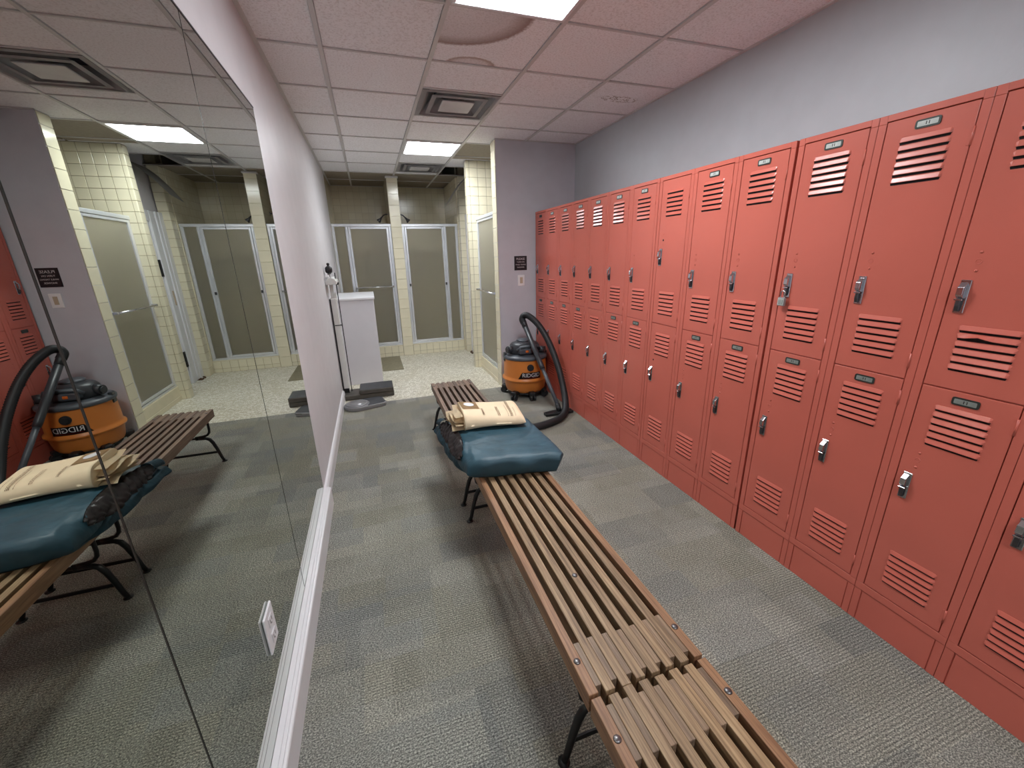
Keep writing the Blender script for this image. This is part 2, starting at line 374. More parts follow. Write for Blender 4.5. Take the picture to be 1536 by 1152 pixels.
# ceiling: slab above, tees and tiles hung below
ceil = struct('ceiling', B().box(XW-0.12, XR+0.12, YB-0.12, YK+0.12, PZ, PZ+0.08), 'plenum')
WORLD[ceil.name] = (0, 0, 0)
tee_x = [TX+k*T for k in range(-1, 3)]
cols = [(XW, tee_x[0]), (tee_x[0], tee_x[1]), (tee_x[1], tee_x[2]), (tee_x[2], tee_x[3]), (tee_x[3], XR)]
rows = [TY+k*T for k in range(-9, 9)]
G, GC = 0.012, 0.0065   # half widths of main and cross tees
tile_cache = {}
def ctile(x0, x1, y0, y1, mat='ceil_tile', tilt=0.0, label=None):
    w, d = x1-x0-2*G, y1-y0-2*GC
    if w < 0.02 or d < 0.02: return
    key = (round(w, 3), round(d, 3), mat)
    if key not in tile_cache:
        tile_cache[key] = B().box(-w/2, w/2, -d/2, d/2, 0.0, 0.015, 0.003).mesh('ceiling_tile', mat)
    o = place('ceiling_tile', tile_cache[key], ceil, ((x0+x1)/2, (y0+y1)/2, HC+0.004), (0, tilt, 0))
    if label: o['label'] = label
    return o
for i, (x0, x1) in enumerate(cols):
    if i == 2: continue
    for j in range(len(rows)-1):
        y0, y1 = rows[j], rows[j+1]
        if y1 < YB or y0 > YK-0.01: continue
        y0, y1 = max(y0, YB), min(y1, YK)
        if i >= 3:
            if y0 > 6.55 and i == 4: continue
            if 4.7 < y0 < 5.3: ctile(x0, x1, y0, y1, 'brown_tile'); continue
            if 5.3 < y0 < 5.9:
                ctile(x0, x1, y0, 5.545, 'brown_tile'); ctile(x0, x1, 5.545, y1); continue
            if 5.9 < y0 < 6.5: continue          # the open hole
            if y0 > 6.5: ctile(x0, x1, y0, y1, 'brown_tile'); continue
            sc = (i == 4 and abs(y0-(TY)) < 0.05)
            ctile(x0, x1, y0, y1, 'ceil_scratched' if sc else 'ceil_tile', label='ceiling tile with a scraped patch' if sc else None, tilt=0.006 if (i == 4 and abs(y0-(TY-T)) < 0.05) else 0)
        elif y0 > 6.5: ctile(x0, x1, y0, y1, 'brown_tile')
        else: ctile(x0, x1, y0, y1)
x0, x1 = cols[2]
mid = [(-3.0, -1.929), (-1.929, -1.319), (-0.710, -0.100), (-0.1, 0.510), (0.510, 1.119), (1.119, 1.729), (2.338, 2.948), (2.948, 3.385), (3.985, 4.167), (4.167, 4.777), (5.386, 5.86), (6.455, 6.606), (6.606, 7.215), (7.215, YK)]
for y0, y1 in mid:
    y0 = max(y0, YB)
    if abs(y0-2.338) < 0.01: ctile(x0, x1, y0, y1, 'ceil_stained', label='ceiling tile with two brown water stains')
    else: ctile(x0, x1, y0, y1, 'brown_tile' if y0 > 6.55 else 'ceil_tile')
for x in tee_x:
    y1 = YK if x < 1.5 else 4.556
    obj('tee', B().box(x-G, x+G, YB, y1, HC-0.004, HC+0.004).box(x-0.002, x+0.002, YB, y1, HC, HC+0.03), 'tee_white', ceil)
for y in rows:
    if y < YB or y > YK: continue
    for i, (x0, x1) in enumerate(cols):
        if i == 4 and y > YG and y > 6.6: continue
        if i == 2 and (abs(y-3.558) < 0.02 or abs(y-5.996) < 0.02): continue
        obj('cross_tee', B().box(x0+G, x1-G, y-GC-0.001, y+GC+0.001, HC-0.003, HC+0.004), 'tee_white', ceil)
for y in (3.385, 3.985, 5.86, 6.455):
    obj('cross_tee', B().box(cols[2][0]+G, cols[2][1]-G, y-0.008, y+0.008, HC-0.003, HC+0.004), 'tee_white', ceil)
# wall angles
obj('wall_angle', B().box(XW, XW+0.022, YB, YK, HC-0.003, HC+0.004), 'tee_white', ceil)
obj('wall_angle', B().box(XR-0.022, XR, YB, YG, HC-0.003, HC+0.004), 'tee_white', ceil)
obj('wall_angle', B().box(XG, XR, YG-0.022, YG, HC-0.003, HC+0.004), 'tee_white', ceil)
# sagging tile hanging out of the hole
b = B(); t = bmesh.new(); N = 14; vv = []
for i in range(N+1):
    a = i/N
    x = 1.60-0.40*a**0.9; z = HC-0.01-0.37*(a**1.5)
    vv.append([t.verts.new((x-0.02*s, 6.06+0.50*s*(1-0.35*a)+0.12*a, z-0.05*s*a)) for s in [k/6 for k in range(7)]])
for i in range(N):
    for k in range(6):
        f = t.faces.new((vv[i][k], vv[i+1][k], vv[i+1][k+1], vv[i][k+1])); f.smooth = True
bmesh.ops.solidify(t, geom=list(t.faces), thickness=0.012); bmesh.ops.recalc_face_normals(t, faces=t.faces); b.add(t)
o = obj('sagging_tile', b, 'sag_tile', ceil); o['label'] = 'bent ceiling panel drooping out of the open ceiling hole'

# baseboard (thinner beyond the mirror) and mirror trim
bb = struct('baseboard_left', B().prism([(XW, 0), (XW+0.022, 0), (XW+0.022, 0.085), (XW+0.016, 0.10), (XW+0.010, 0.108), (XW, 0.112)], 'y', 2.60, 4.80), 'trim_white')
e0 = XM+0.0008
obj('mirror_ledge', B().prism([(e0, 0), (e0+0.042, 0), (e0+0.042, 0.116), (e0+0.039, 0.122), (e0+0.033, 0.124), (e0+0.0325, 0.1215), (e0+0.031, 0.1215), (e0+0.0305, 0.126), (e0+0.021, 0.128), (e0+0.0205, 0.1255), (e0+0.019, 0.1255), (e0+0.0185, 0.129), (e0, 0.130)], 'y', YB, 2.602), 'trim_white', bb)

# ------------------------------------------------------------------ tile work (each tile its own piece)
def tile_piece(w, h, axis, key={}):
    k = (round(w, 4), round(h, 4), axis)
    if k not in key:
        g = 0.0018
        b = B()
        if axis == 'y': b.box(-w/2+g, w/2-g, -0.0, 0.007, -h/2+g, h/2-g, 0.0022)
        else: b.box(0.0, 0.007, -w/2+g, w/2-g, -h/2+g, h/2-g, 0.0022)
        key[k] = b.mesh('tile', 'glaze')
    return key[k]
def tile_field(parent, axis, plane, a_list, z_list):
    for a0, a1 in a_list:
        for z0, z1 in z_list:
            if z1-z0 < 0.02: continue
            me = tile_piece(a1-a0, z1-z0, axis)
            c = ((a0+a1)/2, plane, (z0+z1)/2) if axis == 'y' else (plane, (a0+a1)/2, (z0+z1)/2)
            j = random.uniform(-0.0006, 0.0006); c = (c[0]+(j if axis == 'x' else 0), c[1]+(j if axis == 'y' else 0), c[2])
            place('tile', me, parent, c)
def zs(h, top=HC, start=0.0):
    out = []; z = start
    while z < top-0.001: out.append((z, min(z+h, top))); z += h
    return out
def spans(a, b, w):
    out = []; x = a
    while x < b-0.001: out.append((x, min(x+w, b))); x += w
    return out
tile_field(wall_end, 'x', XG, [(YG+0.002, 4.715)], zs(0.152))
tile_field(pier, 'y', 5.566, [(1.296, 1.337)]+spans(1.337, 1.77, 0.108), zs(0.108))
tile_field(pier, 'x', 1.296, [(5.573, 5.675)], zs(0.108))
tile_field(pier2, 'y', 6.635, [(1.413, 1.53)], zs(0.108))
tile_field(pier2, 'x', 1.413, [(6.642, 6.75), (6.75, YF)], zs(0.108))
tile_field(divider, 'y', YF-0.007, [(0.388, 0.543)], zs(0.152))
def curb(name, x0, x1, label):
    c = struct(name, B().box(x0, x1, YF, YF+0.12, 0, 0.164).box(x0, x1, YF-0.008, YF+0.12, 0.164, 0.172, 0.003, 1), ['grout', 'curb_cream'], label)
    tile_field(c, 'y', YF-0.007, spans(x0+0.003, x1-0.003, 0.1075), [(0.0, 0.057), (0.057, 0.164)])
curb('trim_1', XW, 0.388, 'cream tiled curb under the shower door beside the white cabinet')
curb('trim_2', 0.543, 1.405, 'cream tiled curb under the shower door beside the far pier')
struct('trim_3', B().box(1.385, 1.50, 4.715, 5.573, 0.0, 0.165, 0.004).box(1.380, 1.50, 4.715, 5.573, 0.0, 0.05, 0.003), 'curb_cream', 'cream curb of the side shower stall')
struct('trim_4', B().box(0.375, 0.556, YF-0.02, YF+0.06, HC-0.03, HC-0.004, 0.004), 'tee_white', 'cap at the top of the tiled pillar')
# mop of debris by the door frame
random.seed(3)
b = B()
for k in range(16):
    x, y = 1.45+random.uniform(-0.02, 0.06), 6.55+random.uniform(-0.12, 0.06)
    b.box(x-0.012, x+0.012, y-0.01, y+0.01, 0, random.uniform(0.006, 0.02), 0.003, rot=Matrix.Rotation(random.uniform(0, 3), 3, 'Z'))
o = obj('debris', b, 'debris', None, (1.47, 6.52, 0)); tag(o, 'brown crumbled debris on tile floor by the white door', 'debris'); o['kind'] = 'stuff'

# ------------------------------------------------------------------ ceiling lights and vents
def light(yc, label):
    xc = (cols[2][0]+cols[2][1])/2; h = T/2
    t = thing('ceiling_light', label, 'ceiling light', (xc, yc, HC), 'square recessed ceiling lights')
    f = B()
    for (a0, a1, b0, b1) in ((-h+G, h-G, -h+G, -h+0.035), (-h+G, h-G, h-0.035, h-G), (-h+G, -h+0.035, -h+0.035, h-0.035), (h-0.035, h-G, -h+0.035, h-0.035)):
        f.box(xc+a0, xc+a1, yc+b0, yc+b1, HC-0.010, HC+0.02, 0.003)
    obj('frame', f, 'trim_white', t)
    obj('lens', B().box(xc-h+0.034, xc+h-0.034, yc-h+0.034, yc+h-0.034, HC-0.002, HC+0.006), 'lens', t)
    obj('housing', B().box(xc-h+0.02, xc+h-0.02, yc-h+0.02, yc+h-0.02, HC+0.022, HC+0.12), 'trim_white', t)
light(2.0335, 'square ceiling light above the middle of the slatted benches')
light(5.0815, 'square ceiling light above the cream shower room floor')
light(-1.0145, 'square ceiling light over the lockers farthest from the showers')
def vent(yc, label):
    xc = (cols[2][0]+cols[2][1])/2; hx, hy = T/2-G, 0.292
    t = thing('ceiling_vent', label, 'vent', (xc, yc, HC), 'stepped square ceiling vents')
    def ring(h0, h1, z0, z1, name):
        b = bmesh.new()
        P0 = [(-1, -1), (1, -1), (1, 1), (-1, 1)]
        a = [b.verts.new((xc+p[0]*h0[0], yc+p[1]*h0[1], z0)) for p in P0]; c = [b.verts.new((xc+p[0]*h1[0], yc+p[1]*h1[1], z1)) for p in P0]
        for k in range(4): b.faces.new((a[k], a[(k+1) % 4], c[(k+1) % 4], c[k]))
        bmesh.ops.solidify(b, geom=list(b.faces), thickness=0.003); bmesh.ops.recalc_face_normals(b, faces=b.faces)
        obj(name, B().add(b), 'alu_vent', t)
    ring((hx, hy), (hx-0.035, hy-0.035), HC-0.006, HC-0.008, 'outer_flange')
    ring((hx-0.035, hy-0.035), (hx-0.14, hy-0.14), HC-0.006, HC+0.09, 'outer_cone')
    ring((hx-0.085, hy-0.085), (hx-0.20, hy-0.20), HC-0.008, HC+0.07, 'middle_cone')
    ring((hx-0.112, hy-0.112), (hx-0.080, hy-0.080), HC-0.012, HC-0.009, 'middle_lip')
    obj('center_pan', B().box(xc-hx+0.168, xc+hx-0.168, yc-hy+0.168, yc+hy-0.168, HC-0.014, HC-0.006, 0.003), 'alu_vent', t)
    obj('duct', B().box(xc-0.20, xc+0.20, yc-0.20, yc+0.20, HC+0.10, HC+0.11), 'plenum', t)
plain('alu_vent', (196, 194, 196), 0.45, 0.0, var=0.06)
vent(3.685, 'square stepped ceiling vent between the two water-stained and plain tiles')
vent(6.157, 'square stepped ceiling vent beside the open ceiling hole')

# ------------------------------------------------------------------ mirrors and outlet
def mirror(y0, y1, label):
    t = thing('wall_mirror', label, 'mirror', (XM, (y0+y1)/2, 0.12), 'frameless wall mirror panels')
    obj('backing', B().box(XW+0.0005, XM-0.0012, y0-0.0005, y1+0.0005, 0.132, 2.252), 'mirror_edge', t)
    obj('top_channel', B().box(XW+0.0005, XM+0.0015, y0, y1, 2.2525, 2.258), 'steel_dark', t)
    obj('glass', B().box(XM-0.001, XM, y0+0.0025, y1-0.0025, 0.1315, 2.249), 'mirror', t)
mirror(1.712, 2.588, 'frameless mirror panel beside the bare white wall')
mirror(0.770, 1.710, 'frameless mirror panel with a white outlet set in it')
mirror(-0.17, 0.768, 'frameless mirror panel next to the outlet panel, away from the bare wall')
t = thing('outlet', 'white duplex outlet plate set in the mirror panel', 'outlet', (XM, 1.227, 0.41))
obj('cover_plate', B().box(XM+0.001, XM+0.009, 1.182, 1.272, 0.338, 0.478, 0.003), 'white_paint', t)
for z in (0.378, 0.438):
    r = B().box(XM+0.009, XM+0.012, 1.208, 1.246, z-0.018, z+0.018, 0.0015)
    rc = obj('receptacle', r, 'trim_white', t)
    obj('slot', B().box(XM+0.0119, XM+0.0124, 1.217, 1.220, z-0.006, z+0.008).box(XM+0.0119, XM+0.0124, 1.234, 1.237, z-0.006, z+0.008).cyl((XM+0.0119, 1.227, z-0.011), (XM+0.0124, 1.227, z-0.011), 0.003, 8), 'ink', rc)

# ------------------------------------------------------------------ lockers
LP = 0.3037
def louver_mesh():
    t = bmesh.new(); W = 0.148; e = 0.007
    prof = [(0.0, 0.0130), (-0.0014, 0.0122), (-0.0060, -0.0008), (-0.0060, -0.0026)]
    A = [t.verts.new((x, -W+e, z)) for x, z in prof]; C = [t.verts.new((x, -e, z)) for x, z in prof]
    A0 = [t.verts.new((0, -W, z)) for z in (0.010, -0.0026)]; C0 = [t.verts.new((0, 0, z)) for z in (0.010, -0.0026)]
    for k in range(3):
        f = t.faces.new((A[k], A[k+1], C[k+1], C[k]))
    t.faces.new((A0[0], A[0], A[1], A[2], A[3], A0[1])) if False else None
    for E_, E0 in ((A, A0), (C, C0)):
        for tri in ((E0[0], E_[0], E_[1]), (E0[0], E_[1], E_[2]), (E0[0], E_[2], E0[1]), (E_[2], E_[3], E0[1])): t.faces.new(tri)
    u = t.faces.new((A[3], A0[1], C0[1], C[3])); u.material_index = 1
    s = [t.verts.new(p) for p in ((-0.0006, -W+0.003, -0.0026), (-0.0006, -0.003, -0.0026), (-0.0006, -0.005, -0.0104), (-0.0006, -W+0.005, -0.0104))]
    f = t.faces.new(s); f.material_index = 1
    bmesh.ops.recalc_face_normals(t, faces=t.faces)
    return B().add(t).mesh('louver', ['coral', 'dark_gap'])
def bent_louver_mesh():
    me = louver_mesh(); bm = bmesh.new(); bm.from_mesh(me)
    bmesh.ops.subdivide_edges(bm, edges=[e for e in bm.edges if abs(e.verts[0].co.y-e.verts[1].co.y) > 0.1], cuts=7)
    for v in bm.verts:
        if v.co.x < -0.004: v.co.x -= 0.006*math.exp(-((v.co.y+0.055)/0.022)**2); v.co.z += 0.008*math.exp(-((v.co.y+0.055)/0.02)**2)
    bm.to_mesh(me); bm.free(); return me
LOUV, LOUVB = louver_mesh(), bent_louver_mesh()
b = B().box(-0.004, 0, -0.027, 0, -0.053, 0.053, 0.0015)                       # pull: plate, hood, finger recess
b.prism([(-0.004, 0.046), (-0.020, 0.030), (-0.021, 0.006), (-0.012, -0.004), (-0.004, -0.006)], 'y', -0.020, -0.003, 0, 0.001)
b.prism([(-0.004, 0.0), (-0.013, -0.008), (-0.015, -0.030), (-0.011, -0.046), (-0.004, -0.048)], 'y', -0.017, -0.006, 1, 0.001)
b.box(-0.017, -0.010, -0.022, -0.001, -0.012, -0.006, 0.001)
PULL = b.mesh('handle', ['chrome', 'steel_dark'])
def plate(card):
    def pill(w, h, r):
        out = []
        for cx, cy, a0 in ((w-r, h-r, 0), (-w+r, h-r, 90), (-w+r, -h+r, 180), (w-r, -h+r, 270)):
            out += [(cx+r*math.cos(math.radians(a0+q)), cy+r*math.sin(math.radians(a0+q))) for q in (0, 45, 90)]
        return out
    b = B().prism(pill(0.035, 0.0135, 0.006), 'x', -0.0025, 0.0, 0)
    b.prism(pill(0.0285, 0.008, 0.002), 'x', -0.0031, -0.0022, 1)
    b.box(-0.0036, -0.0030, -0.006, -0.0035, -0.005, 0.005, 0, 2).box(-0.0036, -0.0030, 0.002, 0.0045, -0.005, 0.005, 0, 2)
    return b.mesh('number_plate', ['plate_frame', card, 'ink'])
PLATES = {'card': plate('plate_card'), 'dull': plate('plate_dull'), 'dark': plate('plate_frame')}
HINGE = B().cyl((-0.0008, 0.0, -0.027), (-0.0008, 0.0, 0.027), 0.0032, 8).box(-0.0012, 0.002, -0.001, 0.010, -0.026, 0.026, 0.0004).mesh('hinge', 'coral')
RIV = B().lathe([(0.0048, 0), (0.0042, 0.0016), (0.002, 0.003), (0.0005, 0.0033)], seg=10).mesh('rivet', 'coral')
b = B(); t = bmesh.new(); bmesh.ops.create_circle
b.tube([(0, 0.0075*math.cos(a), 0.0075*math.sin(a)) for a in [2*math.pi*k/14 for k in range(15)]], 0.0013, 5)
LOCKRING = b.mesh('lock_cover_ring', 'coral')
HOLE = B().cyl((-0.001, 0, 0), (0.0, 0, 0), 0.006, 12).mesh('lock_hole', 'dark_gap')
DD = XR-XL-0.01
b = B()
b.box(0.016, DD, -LP+0.0008, -0.0008, 0.151, 1.983)                                # carcass
for (s0, s1, z0, z1) in ((0.0008, 0.0265, 0.1838, 1.9552), (0.2785, LP-0.0008, 0.1838, 1.9552)): b.box(0, 0.02, -s1, -s0, z0, z1, 0.001)
b.box(0.0, 0.02, -0.2785, -0.0265, 1.9615, 1.983, 0.001).box(0.0, 0.02, -LP+0.0008, -0.2785, 1.9556, 1.983, 0.001).box(0.0, 0.02, -0.0265, -0.0008, 1.9556, 1.983, 0.001).box(0.0, 0.02, -LP+0.0008, -0.0008, 0.151, 0.1835, 0.001)
b.box(0.008, 0.02, -0.2785, -0.0265, 1.06, 1.08)
FRAME = b.mesh('frame', 'coral')
b = B().box(0.006, DD, -LP+0.0008, -0.0008, 0.0, 0.150)
b.box(0.0015, 0.02, -0.0265, -0.0008, 0.0, 0.150, 0.001).box(0.0015, 0.02, -LP+0.0008, -0.2785, 0.0, 0.150, 0.001).box(0.003, 0.02, -0.275, -0.030, 0.0, 0.149, 0.001)
BASE = b.mesh('base_panel', 'coral')
DOOR = {}
DOOR['u'] = B().box(0.0005, 0.015, -0.2755, -0.0295, 1.0728, 1.9580, 0.0012, seg=1).mesh('door', 'coral')
DOOR['l'] = B().box(0.0005, 0.015, -0.2755, -0.0295, 0.1872, 1.0682, 0.0012, seg=1).mesh('door', 'coral')
ORD = ['first', 'second', 'third', 'fourth', 'fifth', 'sixth', 'seventh', 'eighth', 'ninth', 'tenth', 'eleventh', 'twelfth', 'thirteenth', 'fourteenth', 'fifteenth', 'sixteenth']
def door(L, tier, k):
    d = place('door', DOOR[tier], L)
    top = tier == 'u'
    groups = (1.885, 1.274) if top else (0.997, 0.386)
    for g, z in enumerate(groups):
        for q in range(6):
            bent = (top and k == 12 and g == 1 and q == 1)
            place('louver', LOUVB if bent else LOUV, d, (0.0006, -0.078, z-0.0258*q))
    hz = (1.377 if top else 0.680); special = (k == 7)
    if special: hz += 0.125 if top else 0.03
    place('handle', PULL, d, (0.0005, -0.050, hz))
    kind = 'card' if top else 'dull'
    if k == 0: kind = 'dark'
    if not (special or (k == 4 and not top)):
        place('number_plate', PLATES[kind], d, (0.0005, -0.1515, 1.929 if top else 1.038))
    rz = hz+0.110
    if special:
        place('lock_hole', HOLE, d, (0.0005, -0.077, rz-0.005))
        for dz in (0.03, -0.035): place('rivet', RIV, d, (0.0005, -0.077, rz+dz), (0, -math.pi/2, 0)).scale = (0.5, 0.5, 0.5)
    else:
        for dz in (0.0285, -0.0285): place('rivet', RIV, d, (0.0005, -0.077, rz+dz), (0, -math.pi/2, 0))
        place('lock_cover_ring', LOCKRING, d, (0.0005, -0.077, rz))
    for z in ((1.86, 1.14) if top else (1.0, 0.26)):
        place('hinge', HINGE, d, (0.0005, -0.2775, z))
for k in range(16):
    yl = 4.536-LP*k-(0.002 if k >= 5 else 0)-(0.003 if k >= 7 else 0) if k < 10 else 1.4835-LP*(k-10)
    extra = {7: ', missing its number plates', 10: ', with a small padlock', 12: ', with a bent louver', 4: ', lower plate missing'}.get(k, '')
    t = thing('locker', 'coral two-tier locker, %s from the wall with the sign%s' % (ORD[k], extra), 'locker', (XL, yl, 0), 'row of coral two-tier lockers')
    place('frame', FRAME, t); place('base_panel', BASE, t)
    door(t, 'u', k); door(t, 'l', k)
# padlock
ya = 1.4835-0.058
t = thing('padlock', 'small silver padlock hanging from a coral locker pull', 'padlock', (XL-0.016, ya, 1.285))
b = B().box(XL-0.024, XL-0.010, ya-0.017, ya+0.017, 1.285, 1.323, 0.002); body = obj('lock_body', b, 'scale_grey', t)
lb = B()
for q in range(4): lb.box(XL-0.0246, XL-0.0238, ya-0.011+q*0.006, ya-0.0085+q*0.006, 1.291, 1.315)
obj('sticker', B().box(XL-0.0244, XL-0.0239, ya-0.014, ya+0.014, 1.289, 1.318), 'plate_card', body)
obj('sticker_print', lb, 'ink', body)
b = B(); b.tube([(XL-0.017, ya-0.010, 1.32)]+[(XL-0.017, ya-0.010*math.cos(a), 1.343+0.010*math.sin(a)) for a in [math.pi*q/8 for q in range(9)]]+[(XL-0.017, ya+0.010, 1.32)], 0.0028, 8)
obj('shackle', b, 'chrome', t)

# ------------------------------------------------------------------ benches
ZB = 0.427; SD = 0.062; BW = 0.366; BX = 0.418
SWID, GAP = 0.0285, (BW-8*0.0285)/7
def bench(y0, y1, woods, label, inset):
    t = thing('bench', label, 'bench', (BX+BW/2, (y0+y1)/2, 0), 'slatted wooden locker room benches')
    cx = BX+BW/2; cyy = (y0+y1)/2
    random.seed(int(y0*100)+5)
    for k in range(8):
        a = BX+k*(SWID+GAP); e = random.uniform(-0.004, 0.004)
        out = k in (0, 7)
        b = B().box(a, a+SWID, y0-e, y1+e, ZB-SD, ZB, 0.0022, seg=2)
        o = place('slat', b.mesh('slat', woods[1] if out else woods[0], (a+SWID/2, cyy, ZB)), t, (a+SWID/2-cx, 0, ZB))
    for yy, sgn in ((y0, 1), (y1, -1)):
        for k in range(7):
            a = BX+k*(SWID+GAP)+SWID
            ln = 0.155+random.uniform(-0.006, 0.006); st = 0.022
            ya_, yb_ = (yy+st, yy+ln) if sgn > 0 else (yy-ln, yy-st)
            b = B().box(a+0.0004, a+GAP-0.0004, ya_, yb_, ZB-SD, ZB-0.0025, 0.0012)
            place('spacer', b.mesh('spacer', woods[2], (a+GAP/2, (ya_+yb_)/2, ZB)), t, (a+GAP/2-cx, (ya_+yb_)/2-cyy, ZB))
        for xx in (BX+SWID/2, BX+BW-SWID/2):
            b = B().lathe([(0.0105, 0), (0.0092, 0.0024), (0.0056, 0.004), (0.0008, 0.0046)], (xx, yy+sgn*0.10, ZB), 12)
            obj('bolt', b, 'bolt_steel', t)
    b = B().lathe([(0.0105, 0), (0.0092, 0.0024), (0.0056, 0.004), (0.0008, 0.0046)], (BX+2.5*(SWID+GAP)+SWID*0.5+SWID*0.0+0.0, cyy-0.33, ZB), 12)
    b2 = B().lathe([(0.0105, 0), (0.0092, 0.0024), (0.0056, 0.004), (0.0008, 0.0046)], (BX+3*(SWID+GAP)+SWID*0.5, cyy-0.35, ZB), 12); b.bm.free()
    obj('bolt', b2, 'bolt_steel', t)
    # cross battens under the slats
    for yy in (y0+inset[0], y1-inset[1]):
        lf = B()
        zt = ZB-SD
        lf.box(BX+0.03, BX+BW-0.03, yy-0.02, yy+0.02, zt-0.006, zt, 0.001)
        for sx in (-1, 1):
            xe = cx+sx*(BW/2-0.035)
            path = []
            def P(x, z): path.append((x, yy, z))
            P(xe, zt-0.003); P(xe, zt-0.08); P(xe-sx*0.004, zt-0.105); P(xe-sx*0.02, zt-0.125); P(xe-sx*0.05, zt-0.133); P(xe-sx*0.085, zt-0.135)
            lf.tube(path, 0.0095, 8)
            path = []
            P(xe-sx*0.085, zt-0.150); P(xe-sx*0.035, zt-0.152); P(xe-sx*0.012, zt-0.165); P(xe+sx*0.004, zt-0.195); P(xe+sx*0.020, zt-0.25); P(xe+sx*0.040, 0.030); P(xe+sx*0.048, 0.008)
            lf.tube(path, [0.010, 0.012, 0.0135, 0.0135, 0.0125, 0.011, 0.011], 8)
            lf.lathe([(0.020, 0.0), (0.020, 0.004), (0.010, 0.008), (0.008, 0.010)], (xe+sx*0.050, yy, 0), 12)
            lf.box(xe-sx*0.085-0.02, xe-sx*0.085+0.02, yy-0.006, yy+0.006, zt-0.158, zt-0.128, 0.002)
        lf.box(cx-BW/2+0.07, cx+BW/2-0.07, yy-0.005, yy+0.005, zt-0.151, zt-0.137, 0.001)
        lf.box(cx-BW/2+0.010, cx+BW/2-0.010, yy-0.004, yy+0.004, 0.078, 0.096, 0.001)
        obj('leg_frame', lf, 'black_metal', t)
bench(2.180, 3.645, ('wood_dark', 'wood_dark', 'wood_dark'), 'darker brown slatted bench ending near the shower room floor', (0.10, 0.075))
bench(0.676, 2.172, ('wood', 'wood_red', 'wood_spacer'), 'light brown slatted bench carrying the teal vinyl bag', (0.11, 0.075))
bench(-0.83, 0.668, ('wood', 'wood_red', 'wood_spacer'), 'light brown slatted bench with filled end, butted to the bench under the bag', (0.10, 0.10))

# ------------------------------------------------------------------ teal vinyl bag
def lerp(a, b, t): return a+(b-a)*t
FL, FR, BR_, BL = Vector((0.345, 1.835)), Vector((0.868, 1.742)), Vector((0.872, 2.36)), Vector((0.318, 2.545))
N = 64
def bagpt(u, v, topside):
    p = FL.lerp(FR, u).lerp(BL.lerp(BR_, u), v)
    c0 = Vector((0.60, 2.10))
    eu = max(0.0, 1-abs(2*u-1)**(16 if u > 0.5 else 9)); ev = max(0.0, 1-abs(2*v-1)**(14 if v < 0.5 else 8))
    sh = (eu*ev)**0.5
    cut = max(0.0, abs(2*u-1)+abs(2*v-1)-1.86)            # blunt the four corners
    p = p+(c0-p)*cut*(0.12 if (u < 0.5 and v < 0.5) else 0.55)
    leftfold = math.exp(-(u/0.15)**2)
    th = 0.130-0.030*leftfold*v-0.012*v-0.010*u
    nz = noise.noise(Vector((p.x*5, p.y*5, 1.3)))*0.008+noise.noise(Vector((p.x*14+p.y*7, p.y*11, 5.1)))*0.004
    fold = leftfold*(0.004*math.sin(v*23+3*math.sin(u*30))+0.006*noise.noise(Vector((u*18, v*16, 4))))
    arc = math.hypot((u-0.52)*1.3, v-0.95)-0.62            # curved seam pressed into the top
    crease = -0.006*math.exp(-(arc/0.012)**2)+0.004*math.exp(-((arc+0.04)/0.03)**2)
    over = max(0.0, BX-p.x)+max(0.0, p.x-(BX+BW))
    bot = ZB+0.0055
    rim = ZB+0.078+0.012*math.sin(u*7+v*4)-0.040*leftfold
    if topside:
        z = lerp(rim, ZB+th+nz+fold+crease, sh); k = 0.0
    else:
        z = lerp(rim, bot, min(1, sh*2.2)**0.8); k = min(1, sh*1.6)*(0.085+0.02*math.sin(u*13))
    p = p+(c0-p)*k
    px = p.x+leftfold*0.007*math.sin(v*19+1.0)*(1-sh*0.3); py = p.y+0.006*math.sin(u*17+1)*(1-sh)
    return Vector((px, py, max(z, bot)))
t = bmesh.new(); TV = {}
for i in range(N+1):
    for j in range(N+1):
        # denser samples at the rim
        u = 0.5-0.5*math.cos(math.pi*i/N); v = 0.5-0.5*math.cos(math.pi*j/N)
        TV[i, j, 1] = t.verts.new(bagpt(u, v, True))
        TV[i, j, 0] = TV[i, j, 1] if i in (0, N) or j in (0, N) else t.verts.new(bagpt(u, v, False))
for s in (0, 1):
    for i in range(N):
        for j in range(N):
            q = [TV[i, j, s], TV[i+1, j, s], TV[i+1, j+1, s], TV[i, j+1, s]]
            f = t.faces.new(q if s else q[::-1]); f.smooth = True
bag = thing('vinyl_bag', 'folded teal vinyl bag lying across the slatted bench', 'bag', (0.6, 2.1, ZB))
obj('shell', B().add(t), 'teal', bag)
